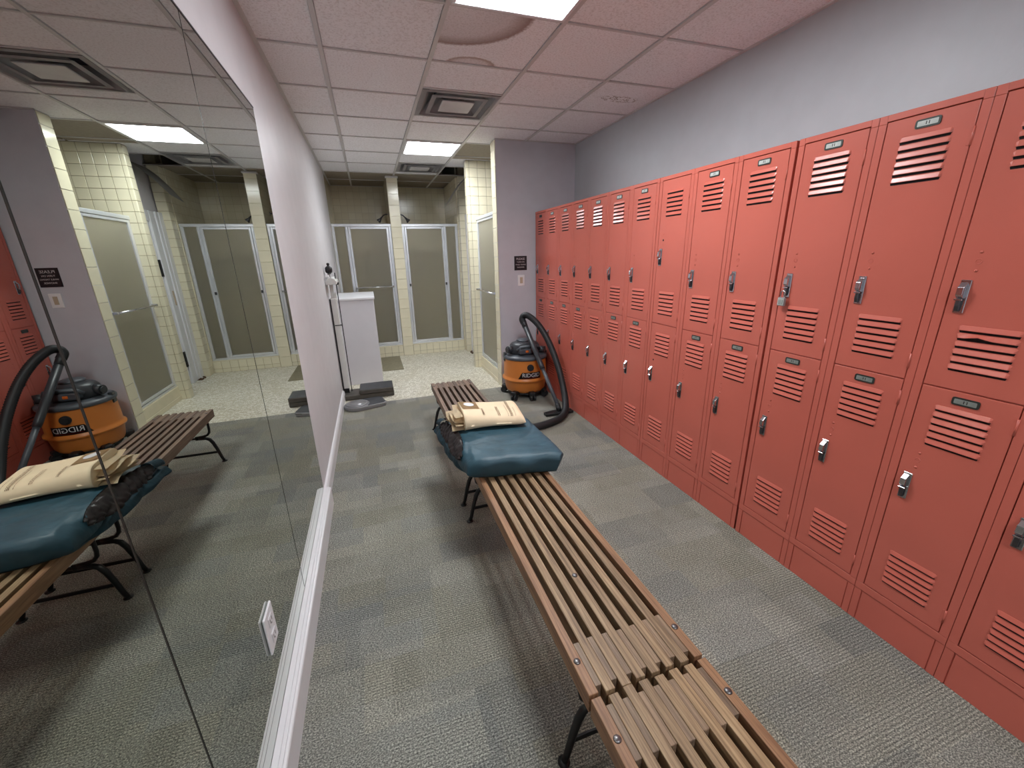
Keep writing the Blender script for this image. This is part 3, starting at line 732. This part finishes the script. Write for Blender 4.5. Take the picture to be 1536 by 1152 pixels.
# dark inner lining spilling out of the open left end, and a teal flap
def sheet(fn, nu, nv, thick):
    t = bmesh.new(); V = [[t.verts.new(fn(i/nu, j/nv)) for j in range(nv+1)] for i in range(nu+1)]
    for i in range(nu):
        for j in range(nv):
            f = t.faces.new((V[i][j], V[i+1][j], V[i+1][j+1], V[i][j+1])); f.smooth = True
    bmesh.ops.solidify(t, geom=list(t.faces), thickness=thick); bmesh.ops.recalc_face_normals(t, faces=t.faces)
    return t
def rimx(y): return 0.345-0.027*(y-1.835)/0.71
def along(path, u):
    k = min(int(u*(len(path)-1)), len(path)-2); f = u*(len(path)-1)-k
    return lerp(path[k][0], path[k+1][0], f), lerp(path[k][1], path[k+1][1], f)
def lin(u, v):
    y = 1.93+0.53*v; w = math.sin(math.pi*min(1, max(0, v*0.94+0.03)))**0.6
    dx, z = along([(0.058, 0.131), (0.030, 0.124), (0.008, 0.104), (-0.005, 0.082), (-0.010, 0.064), (-0.010, 0.046)], 0.5+(u-0.5)*w)
    g = 0.010*(abs(math.sin(v*21+4*u+2*math.sin(v*9)))-0.5)+0.006*noise.noise(Vector((u*5, v*24, 9)))
    return Vector((rimx(y)+dx-g*(0.3+u), y, ZB+z+g*0.6*(1-u)-0.012*v))
obj('lining', B().add(sheet(lin, 20, 80, 0.003)), 'liner', bag)['label'] = 'dark crumpled inner lining'
def flap(u, v):
    y = 1.88+0.67*v; en = min(1.0, v/0.22, (1-v)/0.06+0.35)
    dx, z = along([(0.004, 0.066), (-0.020, 0.056), (-0.030, 0.036), (-0.036, 0.018), (-0.030, 0.008)], u)
    g = 0.006*math.sin(v*21+3*u)+0.006*noise.noise(Vector((u*3, v*9, 2)))
    return Vector((rimx(y)+0.012*(1-en)+dx*(0.55+0.6*v)*en+g*en, y, max(ZB+0.009, ZB+0.03+(z-0.03)*en+g*0.5-0.014*v*(1-u))))
obj('flap', B().add(sheet(flap, 16, 60, 0.003)), 'teal', bag)
def flap2(u, v):
    a = v*math.pi*1.1; y = 2.44+0.09*u; x = 0.345+0.03*math.cos(a)-0.012*u
    return Vector((x, y, ZB+0.085+0.030*math.sin(a)-0.02*u))
obj('rolled_edge', B().add(sheet(flap2, 10, 16, 0.003)), 'teal', bag)

# ------------------------------------------------------------------ stack of kraft paper vacuum bags
pb = thing('paper_bag_stack', 'folded tan kraft paper filter bags on the teal vinyl bag', 'paper bag', (0.60, 2.3, 0.55))
def pcorner(u, v):   # u: left->right, v: front->back
    A, Bq, C, D = Vector((0.425, 2.175)), Vector((0.795, 2.150)), Vector((0.825, 2.425)), Vector((0.43, 2.43))
    return A.lerp(Bq, u).lerp(D.lerp(C, u), v)
def ptop(u, v):
    base = 0.552+0.008*math.sin(u*4)
    th = 0.110-0.018*math.sin(u*math.pi)-0.030*u
    ed = (max(0.0, 1-abs(2*v-1)**6))**0.5 if v < 0.5 else (max(0.0, 1-abs(2*v-1)**10))**0.5
    er = 1.0 if u < 0.86 else math.sqrt(max(0.0, 1-((u-0.86)/0.14)**2))
    mid = base+th*0.30
    return base, mid, lerp(mid, base+th+0.010*(v-0.3), ed*er), lerp(mid, base, ed*er)
t = bmesh.new(); NU, NV = 40, 30; top = {}; bot = {}
for i in range(NU+1):
    for j in range(NV+1):
        u = math.sin(math.pi/2*i/NU); v = 0.5-0.5*math.cos(math.pi*j/NV)
        p = pcorner(u, v); bz, mz, zt, zb = ptop(u, v)
        top[i, j] = t.verts.new((p.x, p.y, zt+0.0025*noise.noise(Vector((p.x*16, p.y*16, 0)))))
        bot[i, j] = t.verts.new((p.x, p.y, zb-0.0005))
for i in range(NU):
    for j in range(NV):
        f = t.faces.new((top[i, j], top[i+1, j], top[i+1, j+1], top[i, j+1])); f.smooth = True
        f = t.faces.new((bot[i, j], bot[i, j+1], bot[i+1, j+1], bot[i+1, j])); f.smooth = True
ring = [(i, 0) for i in range(NU)]+[(NU, j) for j in range(NV)]+[(i, NV) for i in range(NU, 0, -1)]+[(0, j) for j in range(NV, 0, -1)]
for k in range(len(ring)):
    a, c = ring[k], ring[(k+1) % len(ring)]
    try: t.faces.new((bot[a], bot[c], top[c], top[a]))
    except ValueError: pass
bmesh.ops.recalc_face_normals(t, faces=t.faces)
body = obj('folded_bag', B().add(t), 'kraft', pb)
for k, (z0, x0, x1, y0, y1, dz) in enumerate([(0.560, 0.35, 0.50, 2.20, 2.40, 0.004), (0.575, 0.365, 0.50, 2.19, 2.44, 0.008), (0.595, 0.36, 0.50, 2.22, 2.45, 0.012), (0.617, 0.372, 0.50, 2.21, 2.43, 0.016), (0.640, 0.385, 0.50, 2.21, 2.43, 0.010)]):
    def leaf(u, v, z0=z0, x0=x0, x1=x1, y0=y0, y1=y1, dz=dz, k=k):
        return Vector((x0+(x1-x0)*u+0.010*math.sin(v*4+k), y0+(y1-y0)*v, z0+dz*math.sin(v*5+k*1.7)+0.012*(1-u)*math.sin(v*3+k)))
    o = obj('paper_layer', B().add(sheet(leaf, 8, 14, 0.0022)), 'kraft', pb)
def surf(u, v):
    p = pcorner(u, v); return Vector((p.x, p.y, ptop(u, v)[2]+0.0036))
def card(u, v): return surf(0.005+0.27*u+0.02*(1-v), 0.40+0.44*v)+Vector((0, 0, 0.001))
cd = obj('cardboard_collar', B().add(sheet(card, 8, 8, 0.002)), 'kraft_card', pb); cd['label'] = 'tan cardboard collar with a white opening'
t = bmesh.new(); c0 = t.verts.new(card(0.5, 0.55)+Vector((0, 0, 0.0022))); rr = []
for k in range(24):
    a = 2*math.pi*k/24; rr.append(t.verts.new(card(0.5+0.30*math.cos(a), 0.55+0.26*math.sin(a))+Vector((0, 0, 0.0022))))
for k in range(24): t.faces.new((c0, rr[k], rr[(k+1) % 24]))
obj('collar_opening', B().add(t), 'white_paint', cd)
random.seed(11)
pr = B()
def dash(u, v0, v1, w):
    v = v0
    while v < v1:
        ln = random.uniform(0.012, 0.035)
        q = [surf(u-w, v), surf(u+w, v), surf(u+w, min(v+ln, v1)), surf(u-w, min(v+ln, v1))]
        pr.quad(*q); v += ln+0.010
for u, v0, v1, w in ((0.32, 0.10, 0.42, 0.006), (0.335, 0.10, 0.42, 0.004), (0.555, 0.08, 0.52, 0.004), (0.57, 0.08, 0.52, 0.003), (0.585, 0.08, 0.52, 0.004), (0.72, 0.06, 0.60, 0.003), (0.76, 0.06, 0.85, 0.004), (0.775, 0.06, 0.85, 0.004), (0.79, 0.06, 0.80, 0.004), (0.84, 0.06, 0.45, 0.003)):
    dash(u, v0, v1, w)
bmesh.ops.translate(pr.bm, verts=pr.bm.verts, vec=(0, 0, 0.0008))
obj('printed_lines', pr, 'print_ink', body)

# ------------------------------------------------------------------ shop vacuum
VX, VY = 1.552, 4.212
vac = thing('shop_vacuum', 'orange and black wheeled shop vacuum beside the lockers', 'vacuum', (VX, VY, 0))
drum = obj('drum', B().lathe([(0.02, 0.070), (0.195, 0.070), (0.212, 0.080), (0.222, 0.10), (0.238, 0.190), (0.243, 0.205), (0.259, 0.212), (0.259, 0.226), (0.243, 0.236), (0.240, 0.26), (0.236, 0.44), (0.236, 0.450)], (VX, VY, 0), 64), 'orange', vac)
lid = obj('lid', B().lathe([(0.10, 0.445), (0.244, 0.445), (0.249, 0.452), (0.249, 0.470), (0.240, 0.480), (0.205, 0.492), (0.12, 0.50)], (VX, VY, 0), 64), 'grey_plastic', vac)
for a in (175, -5):
    c, s = math.cos(math.radians(a)), math.sin(math.radians(a))
    rz = Matrix.Rotation(math.radians(a), 3, 'Z')
    obj('latch', B().box(VX+0.232*c-0.012, VX+0.232*c+0.018, VY+0.232*s-0.03, VY+0.232*s+0.03, 0.41, 0.505, 0.006, rot=rz), 'dark_plastic', vac)
head = obj('motor_head', B().lathe([(0.155, 0.490), (0.165, 0.505), (0.166, 0.545), (0.150, 0.585), (0.135, 0.605), (0.095, 0.622), (0.02, 0.626)], (VX-0.005, VY, 0), 48, sx=1.08, sy=0.95), 'dark_plastic', vac)
b = B().tube([(VX-0.135, VY-0.13, 0.55), (VX-0.10, VY-0.155, 0.585), (VX+0.03, VY-0.165, 0.595), (VX+0.10, VY-0.145, 0.585), (VX+0.13, VY-0.115, 0.55)], 0.016, 10)
obj('carry_handle', b, 'grey_plastic', head)
b = B().cyl((VX-0.14, VY-0.02, 0.555), (VX-0.215, VY-0.045, 0.545), 0.040, 18).cyl((VX-0.21, VY-0.044, 0.545), (VX-0.228, VY-0.049, 0.543), 0.030, 18)
obj('blower_port', b, 'dark_plastic', head)
obj('power_switch', B().box(VX-0.055, VY and VX-0.02, VY-0.185, VY-0.150, 0.528, 0.552, 0.004), 'orange_btn', head)
obj('switch_panel', B().box(VX-0.12, VX+0.02, VY-0.178, VY-0.10, 0.510, 0.570, 0.012, seg=2), 'grey_plastic', head)
obj('top_cap', B().lathe([(0.085, 0.618), (0.088, 0.632), (0.075, 0.642), (0.01, 0.645)], (VX, VY+0.02, 0), 32), 'grey_plastic', head)
obj('hose_inlet', B().cyl((VX+0.13, VY-0.06, 0.53), (VX+0.20, VY-0.11, 0.53), 0.036, 18), 'dark_plastic', head)
# drain port, decal
pa = math.radians(-96); pc, ps = math.cos(pa), math.sin(pa)
obj('port', B().cyl((VX+0.225*pc, VY+0.225*ps, 0.372), (VX+0.252*pc, VY+0.252*ps, 0.372), 0.036, 24).cyl((VX+0.25*pc, VY+0.25*ps, 0.372), (VX+0.262*pc, VY+0.262*ps, 0.372), 0.024, 24), 'black_rubber', vac)
def on_drum(a, z, r=0.2415): return Vector((VX+r*math.cos(a), VY+r*math.sin(a), z))
def decal(u, v):
    a = math.radians(lerp(-128+6*v*0, -68, u)); z = lerp(0.246, 0.318, v)
    if u == 0: a += math.radians(0)
    a += math.radians(10)*v*(1-u)
    return on_drum(a, z, 0.2432)
dc = obj('decal', B().add(sheet(decal, 24, 2, 0.0012)), 'sign_black', vac)
me = text_mesh('decal_text', 'RIDGID', 0.062, 'sign_white', 0.0004)
x0 = min(v.co.x for v in me.vertices); x1 = max(v.co.x for v in me.vertices)
for v in me.vertices:
    a = math.radians(-94)+(v.co.x)/0.243*0.98; z = 0.286+v.co.y; r = 0.2448+v.co.z
    v.co = Vector((r*math.cos(a), r*math.sin(a), z))
place('decal_text', me, dc)
def und(u, v): return on_drum(math.radians(lerp(-116, -72, u)), lerp(0.256, 0.260, v), 0.2445)
obj('decal_underline', B().add(sheet(und, 16, 1, 0.0006)), 'red_ink', dc)
# base dolly with casters
b = B().lathe([(0.10, 0.045), (0.190, 0.045), (0.198, 0.052), (0.198, 0.066), (0.19, 0.070), (0.10, 0.070)], (VX, VY, 0), 48)
obj('dolly', b, 'black', vac)
for a in (141, 222, 268, 318, 40):
    c, s = math.cos(math.radians(a)), math.sin(math.radians(a)); rz = Matrix.Rotation(math.radians(a), 3, 'Z')
    R_ = 0.262 if a not in (40, 318) else 0.235
    b = B().box(VX+(R_-0.03)*c-0.05, VX+(R_-0.03)*c+0.045, VY+(R_-0.03)*s-0.034, VY+(R_-0.03)*s+0.034, 0.050, 0.098, 0.012, seg=2, rot=rz)
    cs = obj('caster', b, 'black', vac)
    px, py = VX+R_*c, VY+R_*s
    b = B()
    for sd in (-1, 1):
        b.cyl((px-s*sd*0.008, py+c*sd*0.008, 0.033), (px-s*sd*0.028, py+c*sd*0.028, 0.033), 0.033, 20)
    obj('wheel', b, 'black_rubber', cs)
# wand leaning over the vacuum, floor nozzle, flexible hose
wand = thing('vacuum_hose', 'black ribbed vacuum hose and wand with flat nozzle leaning by the lockers', 'vacuum hose', (1.65, 3.5, 0))
W0, W1 = Vector((1.655, 3.505, 0.045)), Vector((1.520, 4.165, 0.845))
wd = (W1-W0).normalized()
obj('tube', B().tube([W0, W0+wd*0.48], 0.0195, 16), 'grey_plastic', wand)
obj('upper_tube', B().tube([W0+wd*0.46, W0+wd*0.50, W1], [0.0255, 0.0275, 0.0285], 16), 'dark_plastic', wand)
obj('nozzle', B().prism([(1.490, 3.455), (1.790, 3.455), (1.790, 3.520), (1.690, 3.545), (1.600, 3.545), (1.490, 3.520)], 'z', 0.001, 0.030, 0, 0.004).tube([Vector((1.655, 3.50, 0.02)), W0+wd*0.06], 0.026, 14), 'black', wand)
hp = [W1-wd*0.02, W1+wd*0.035, Vector((1.535, 4.18, 0.905)), Vector((1.575, 4.14, 0.905)), Vector((1.64, 4.05, 0.83)), Vector((1.70, 3.95, 0.70)), Vector((1.738, 3.83, 0.53)), Vector((1.755, 3.72, 0.36)), Vector((1.755, 3.62, 0.20)), Vector((1.72, 3.50, 0.095)), Vector((1.655, 3.39, 0.045)), Vector((1.56, 3.30, 0.037)), Vector((1.43, 3.235, 0.036)), Vector((1.28, 3.20, 0.036)), Vector((1.14, 3.21, 0.036)), Vector((1.02, 3.26, 0.036))]
def catmull(pts, n):
    out = []
    for i in range(len(pts)-1):
        p0, p1, p2, p3 = pts[max(i-1, 0)], pts[i], pts[i+1], pts[min(i+2, len(pts)-1)]
        for k in range(n):
            t = k/n; out.append(0.5*((2*p1)+(p2-p0)*t+(2*p0-5*p1+4*p2-p3)*t*t+(3*p1-p0-3*p2+p3)*t**3))
    out.append(pts[-1]); return out
cp = catmull(hp, 22)
hose = wand
obj('ribbed_tube', B().tube(cp, [0.0325+0.0022*(1 if k % 2 else -1) for k in range(len(cp))], 14), 'black_rubber', hose)
obj('cuff', B().tube([hp[-1], hp[-1]+Vector((-0.09, 0.045, 0))], [0.034, 0.032], 14), 'dark_plastic', hose)
obj('wand_cuff', B().tube([W1-wd*0.07, W1+wd*0.03], 0.031, 14), 'dark_plastic', hose)

# ------------------------------------------------------------------ sign, light switch
sg = thing('wall_sign', 'small black sign with white lettering on the grey wall', 'sign', (1.641, YG, 1.37))
sb = obj('plaque', B().box(1.566, 1.716, YG-0.005, YG-0.0005, 1.369, 1.524, 0.001), 'sign_black', sg)
for txt, z, sz in (('PLEASE', 1.492, 0.033), ('TURN ON', 1.459, 0.020), ('WHILE TAKING', 1.430, 0.0178), ('SHOWER', 1.401, 0.021)):
    place('lettering', text_mesh('lettering', txt, sz, 'sign_white', 0.0005), sg, (0, -0.0056, z-1.37), (math.pi/2, 0, 0))
sw = thing('light_switch', 'white plate light switch with almond rocker on the grey wall', 'light switch', (1.645, YG, 1.19))
obj('cover_plate', B().box(1.604, 1.686, YG-0.007, YG-0.0005, 1.196, 1.316, 0.002), 'plate_white', sw)
obj('rocker', B().box(1.630, 1.662, YG-0.012, YG-0.006, 1.224, 1.292, 0.002), 'almond', sw)

# ------------------------------------------------------------------ shower enclosures
def enclosure(x0, x1, panel_left, label, bar):
    t = thing('shower_enclosure', label, 'shower door', ((x0+x1)/2, YF+0.05, 0.172), 'framed frosted glass shower fronts')
    y0, y1 = YF+0.03, YF+0.075; zb, zt = 0.173, 2.026; yc = (y0+y1)/2
    obj('header', B().box(x0+0.001, x1-0.001, y0-0.006, y1+0.006, zt-0.040, zt, 0.004).box(x0+0.001, x1-0.001, y0-0.010, y0-0.004, zt-0.016, zt-0.004, 0.002), 'alu', t)
    obj('bottom_track', B().box(x0+0.001, x1-0.001, y0-0.004, y1+0.004, zb, zb+0.028, 0.003), 'alu', t)
    for a, b_ in ((x0+0.001, x0+0.040), (x1-0.040, x1-0.001)):
        obj('jamb', B().box(a, b_, y0, y1, zb+0.028, zt-0.040, 0.004).box(a+0.012, b_-0.012, y0-0.006, y0+0.004, zb+0.028, zt-0.04, 0.002), 'alu', t)
    if panel_left: pp = (x0+0.185, x0+0.225); fixed = (x0+0.040, pp[0]); drx = (pp[1]+0.002, x1-0.042)
    else: pp = (x1-0.225, x1-0.185); fixed = (pp[1], x1-0.040); drx = (x0+0.042, pp[0]-0.002)
    obj('post', B().box(pp[0], pp[1], y0, y1, zb+0.028, zt-0.040, 0.004).box(pp[0]+0.012, pp[1]-0.012, y0-0.006, y0+0.004, zb+0.028, zt-0.04, 0.002), 'alu', t)
    obj('fixed_pane', B().box(fixed[0], fixed[1], yc-0.003, yc+0.003, zb+0.028, zt-0.040), 'frosted', t)
    a, b_ = drx; zd0, zd1 = zb+0.031, zt-0.044; w = 0.030
    f = B().box(a, a+w, y0-0.006, y1-0.008, zd0, zd1, 0.004).box(b_-w, b_, y0-0.006, y1-0.008, zd0, zd1, 0.004).box(a+w, b_-w, y0-0.006, y1-0.008, zd0, zd0+w, 0.004).box(a+w, b_-w, y0-0.006, y1-0.008, zd1-w, zd1, 0.004)
    d = obj('door', f, 'alu', t)
    obj('pane', B().box(a+w-0.002, b_-w+0.002, yc-0.012, yc-0.006, zd0+w-0.002, zd1-w+0.002), 'frosted', d)
    if bar:
        zz = 1.11; hb = B().cyl((a+0.012, y0-0.045, zz), (b_-0.012, y0-0.045, zz), 0.009, 12)
        for xx in (a+0.015, b_-0.015): hb.box(xx-0.010, xx+0.010, y0-0.050, y0-0.004, zz-0.014, zz+0.014, 0.004)
        obj('towel_bar', hb, 'chrome', d)
    else:
        for xx in (a+0.012, b_-0.012): obj('pull_knob', B().box(xx-0.012, xx+0.012, y0-0.035, y0-0.005, 1.10, 1.14, 0.005), 'steel_dark', d)
enclosure(XW, 0.388, True, 'frosted shower front with a towel bar behind the white cabinet', True)
enclosure(0.543, 1.405, False, 'frosted shower front without towel bar beside the tiled pillar', False)
# side stall door (faces left)
t = thing('shower_enclosure', 'single frosted shower door facing sideways beside the grey wall', 'shower door', (1.425, 5.14, 0.165), 'framed frosted glass shower fronts')
ya_, yb_ = 4.722, 5.564; xa, xb = 1.402, 1.440; zb, zt = 0.166, 2.012
obj('header', B().box(xa-0.010, xb+0.008, ya_, yb_, zt-0.038, zt, 0.004), 'alu', t)
obj('bottom_track', B().box(xa-0.004, xb+0.004, ya_, yb_, zb, zb+0.022, 0.003), 'alu', t)
for a, b_ in ((ya_, ya_+0.03), (yb_-0.03, yb_)): obj('jamb', B().box(xa, xb, a, b_, zb+0.022, zt-0.038, 0.003), 'alu', t)
a, b_, w = ya_+0.032, yb_-0.032, 0.026; zd0, zd1 = zb+0.028, zt-0.042
d = obj('door', B().box(xa-0.004, xb-0.010, a, a+w, zd0, zd1, 0.003).box(xa-0.004, xb-0.010, b_-w, b_, zd0, zd1, 0.003).box(xa-0.004, xb-0.010, a+w, b_-w, zd0, zd0+w, 0.003).box(xa-0.004, xb-0.010, a+w, b_-w, zd1-w, zd1, 0.003), 'alu', t)
obj('pane', B().box(1.412, 1.418, a+w-0.002, b_-w+0.002, zd0+w-0.002, zd1-w+0.002), 'frosted', d)
hb = B().cyl((xa-0.050, a+0.012, 1.105), (xa-0.050, b_-0.012, 1.105), 0.009, 12)
for yy in (a+0.013, b_-0.013): hb.box(xa-0.056, xa-0.002, yy-0.010, yy+0.010, 1.092, 1.118, 0.004)
obj('towel_bar', hb, 'chrome', d)
# shower heads and soap dishes
def showerhead(x, sgn, label):
    t = thing('shower_fixture', label, 'shower fixture', (x, 7.22, 2.18), 'chrome shower heads on the tiled divider')
    b = B().lathe([(0.028, 0), (0.026, 0.006), (0.012, 0.010)], (0, 0, 0), 16); rot = Matrix.Rotation(sgn*math.pi/2, 4, 'Y')
    bmesh.ops.transform(b.bm, matrix=Matrix.Translation((x, 7.22, 2.19)) @ rot, verts=b.bm.verts); obj('flange', b, 'chrome', t)
    obj('arm', B().tube([(x, 7.22, 2.19), (x+sgn*0.03, 7.22, 2.193), (x+sgn*0.07, 7.22, 2.18), (x+sgn*0.115, 7.22, 2.135)], 0.0095, 10), 'steel_dark', t)
    obj('spray_head', B().tube([(x+sgn*0.105, 7.22, 2.145), (x+sgn*0.125, 7.22, 2.122), (x+sgn*0.150, 7.22, 2.095), (x+sgn*0.158, 7.22, 2.087)], [0.012, 0.017, 0.034, 0.034], 16), 'steel_dark', t)
showerhead(0.388, -1, 'shower head above the towel bar shower front')
showerhead(0.543, 1, 'shower head above the shower front without towel bar')
def soap(x, y, axis, label):
    t = thing('soap_dish', label, 'soap dish', (x, y, 1.30), 'ceramic soap dishes in the stalls')
    obj('dish', B().box(x-0.075, x+0.075, y-0.075, y-0.001, 1.30, 1.315, 0.004).box(x-0.075, x+0.075, y-0.075, y-0.065, 1.31, 1.335, 0.003).box(x-0.08, x+0.08, y-0.012, y-0.001, 1.30, 1.42, 0.004), 'plate_dull', t)
soap(0.0, YK, 'y', 'soap dish behind the towel bar shower front'); soap(0.93, YK, 'y', 'soap dish behind the shower front without towel bar')

# ------------------------------------------------------------------ white cabinet, mats, scales
t = thing('cabinet', 'white waist-high boxed cabinet against the wall in the shower room', 'cabinet', (-0.21, 5.8, 0))
obj('body', B().box(XW+0.001, 0.010, 5.360, 6.27, 0.0, 1.060, 0.003), 'cab_white', t)
obj('top', B().box(XW+0.001, 0.022, 5.348, 6.28, 1.060, 1.086, 0.004), 'white_paint', t)
t = thing('shower_mat', 'tan ribbed rubber mat on the cream tile floor', 'mat', (0.16, 6.31, 0))
b = B().box(0.020, 0.312, 5.885, 6.745, 0.001, 0.007, 0.002); obj('pad', b, 'mat_tan', t)
for k in range(24):
    x = 0.028+k*0.01185
    obj('rib', B().box(x, x+0.006, 5.89, 6.74, 0.006, 0.0115, 0.0015), 'mat_tan', t)
# physician scale
Y0 = 4.88
t = thing('beam_scale', 'white physician beam scale with dark base against the wall', 'scale', (-0.16, 4.84, 0))
obj('base', B().box(-0.444, 0.112, 4.735, 4.985, 0.004, 0.062, 0.008), 'scale_base', t)
pf = obj('platform', B().box(-0.262, 0.108, 4.715, 4.995, 0.062, 0.112, 0.006), 'scale_base', t)
obj('tread', B().box(-0.254, 0.100, 4.723, 4.987, 0.1115, 0.116, 0.002), 'scale_rubber', pf)
cl = obj('column', B().box(-0.437, -0.372, Y0-0.025, Y0+0.045, 0.062, 1.135, 0.006), 'enamel', t)
obj('column_edge', B().box(-0.442, -0.428, Y0-0.030, Y0-0.020, 0.09, 1.13, 0.002), 'black', cl)
obj('column_foot', B().box(-0.430, -0.375, Y0-0.032, Y0-0.024, 0.062, 0.115, 0.002), 'black', cl)
obj('neck', B().box(-0.422, -0.385, Y0-0.01, Y0+0.02, 1.135, 1.29, 0.004).box(-0.395, -0.365, Y0-0.015, Y0+0.015, 1.10, 1.19, 0.003), 'enamel', t)
obj('beam_housing', B().prism([(-0.444, 1.285), (-0.340, 1.285), (-0.335, 1.315), (-0.355, 1.345), (-0.385, 1.358), (-0.42, 1.345), (-0.444, 1.320)], 'y', Y0-0.16, Y0+0.14, 0, 0.004), 'enamel', t)
obj('beam', B().box(-0.405, -0.398, Y0-0.20, Y0+0.18, 1.385, 1.40, 0.001).box(-0.404, -0.399, Y0-0.02, Y0, 1.35, 1.39), 'steel_dark', t)
obj('poise', B().lathe([(0.010, 1.395), (0.032, 1.405), (0.036, 1.430), (0.034, 1.455), (0.020, 1.468), (0.010, 1.472), (0.012, 1.480), (0.016, 1.490), (0.012, 1.500), (0.002, 1.503)], (-0.400, Y0-0.06, 0), 20), 'black', t)
rod = obj('height_rod', B().box(-0.356, -0.347, Y0-0.006, Y0+0.004, 0.07, 1.40, 0.001), 'black_metal', t)
obj('rod_slider', B().cyl((-0.372, Y0-0.004, 1.30), (-0.326, Y0-0.004, 1.285), 0.014, 14), 'black', rod)
obj('rod_bracket', B().box(-0.425, -0.350, Y0-0.034, Y0-0.004, 0.840, 0.848, 0.001), 'black_metal', rod)
# small dial scale, turned a little
rot = math.radians(13)
t = thing('bathroom_scale', 'grey low dial scale with dark tread on the carpet', 'scale', (-0.205, 4.485, 0), rotz=rot)
def loc_part(name, b, mat, par=t): return place(name, b.mesh(name, mat), par)
def outline(k, z):
    pts = []
    for a in range(-90, 91, 12): pts.append((0.17+0.045*k*math.cos(math.radians(a)), 0.125*k*math.sin(math.radians(a)) if abs(a) < 91 else 0))
    pts = [(0.205*k, -0.085*k), (0.205*k, 0.085*k), (0.18*k, 0.115*k)]
    for a in range(90, 271, 12): pts.append((-0.085+0.135*k*math.cos(math.radians(a)), 0.135*k*math.sin(math.radians(a))))
    pts.append((0.18*k, -0.115*k)); return pts
b = B(); b.prism(outline(0.97, 0), 'z', 0.004, 0.016); b.prism(outline(1.0, 0), 'z', 0.016, 0.044, 0, 0.005)
bd = loc_part('body', b, 'scale_grey')
loc_part('tread', B().prism([(0.195, -0.088), (0.195, 0.088), (0.172, 0.108), (-0.005, 0.122), (0.03, 0.06), (0.04, 0.0), (0.03, -0.06), (-0.005, -0.122), (0.172, -0.108)], 'z', 0.043, 0.049, 0, 0.002), 'scale_rubber')
dl = loc_part('dial', B().lathe([(0.112, 0.043), (0.112, 0.050), (0.100, 0.056), (0.095, 0.054), (0.02, 0.0545)], (-0.092, 0, 0), 36), 'scale_grey')
loc_part('dial_face', B().lathe([(0.088, 0.0545), (0.088, 0.0562), (0.01, 0.0562)], (-0.092, 0, 0), 32), 'scale_grey', dl)
loc_part('chrome_band', B().box(-0.02, 0.19, -0.1195, -0.112, 0.022, 0.036, 0.002), 'chrome')
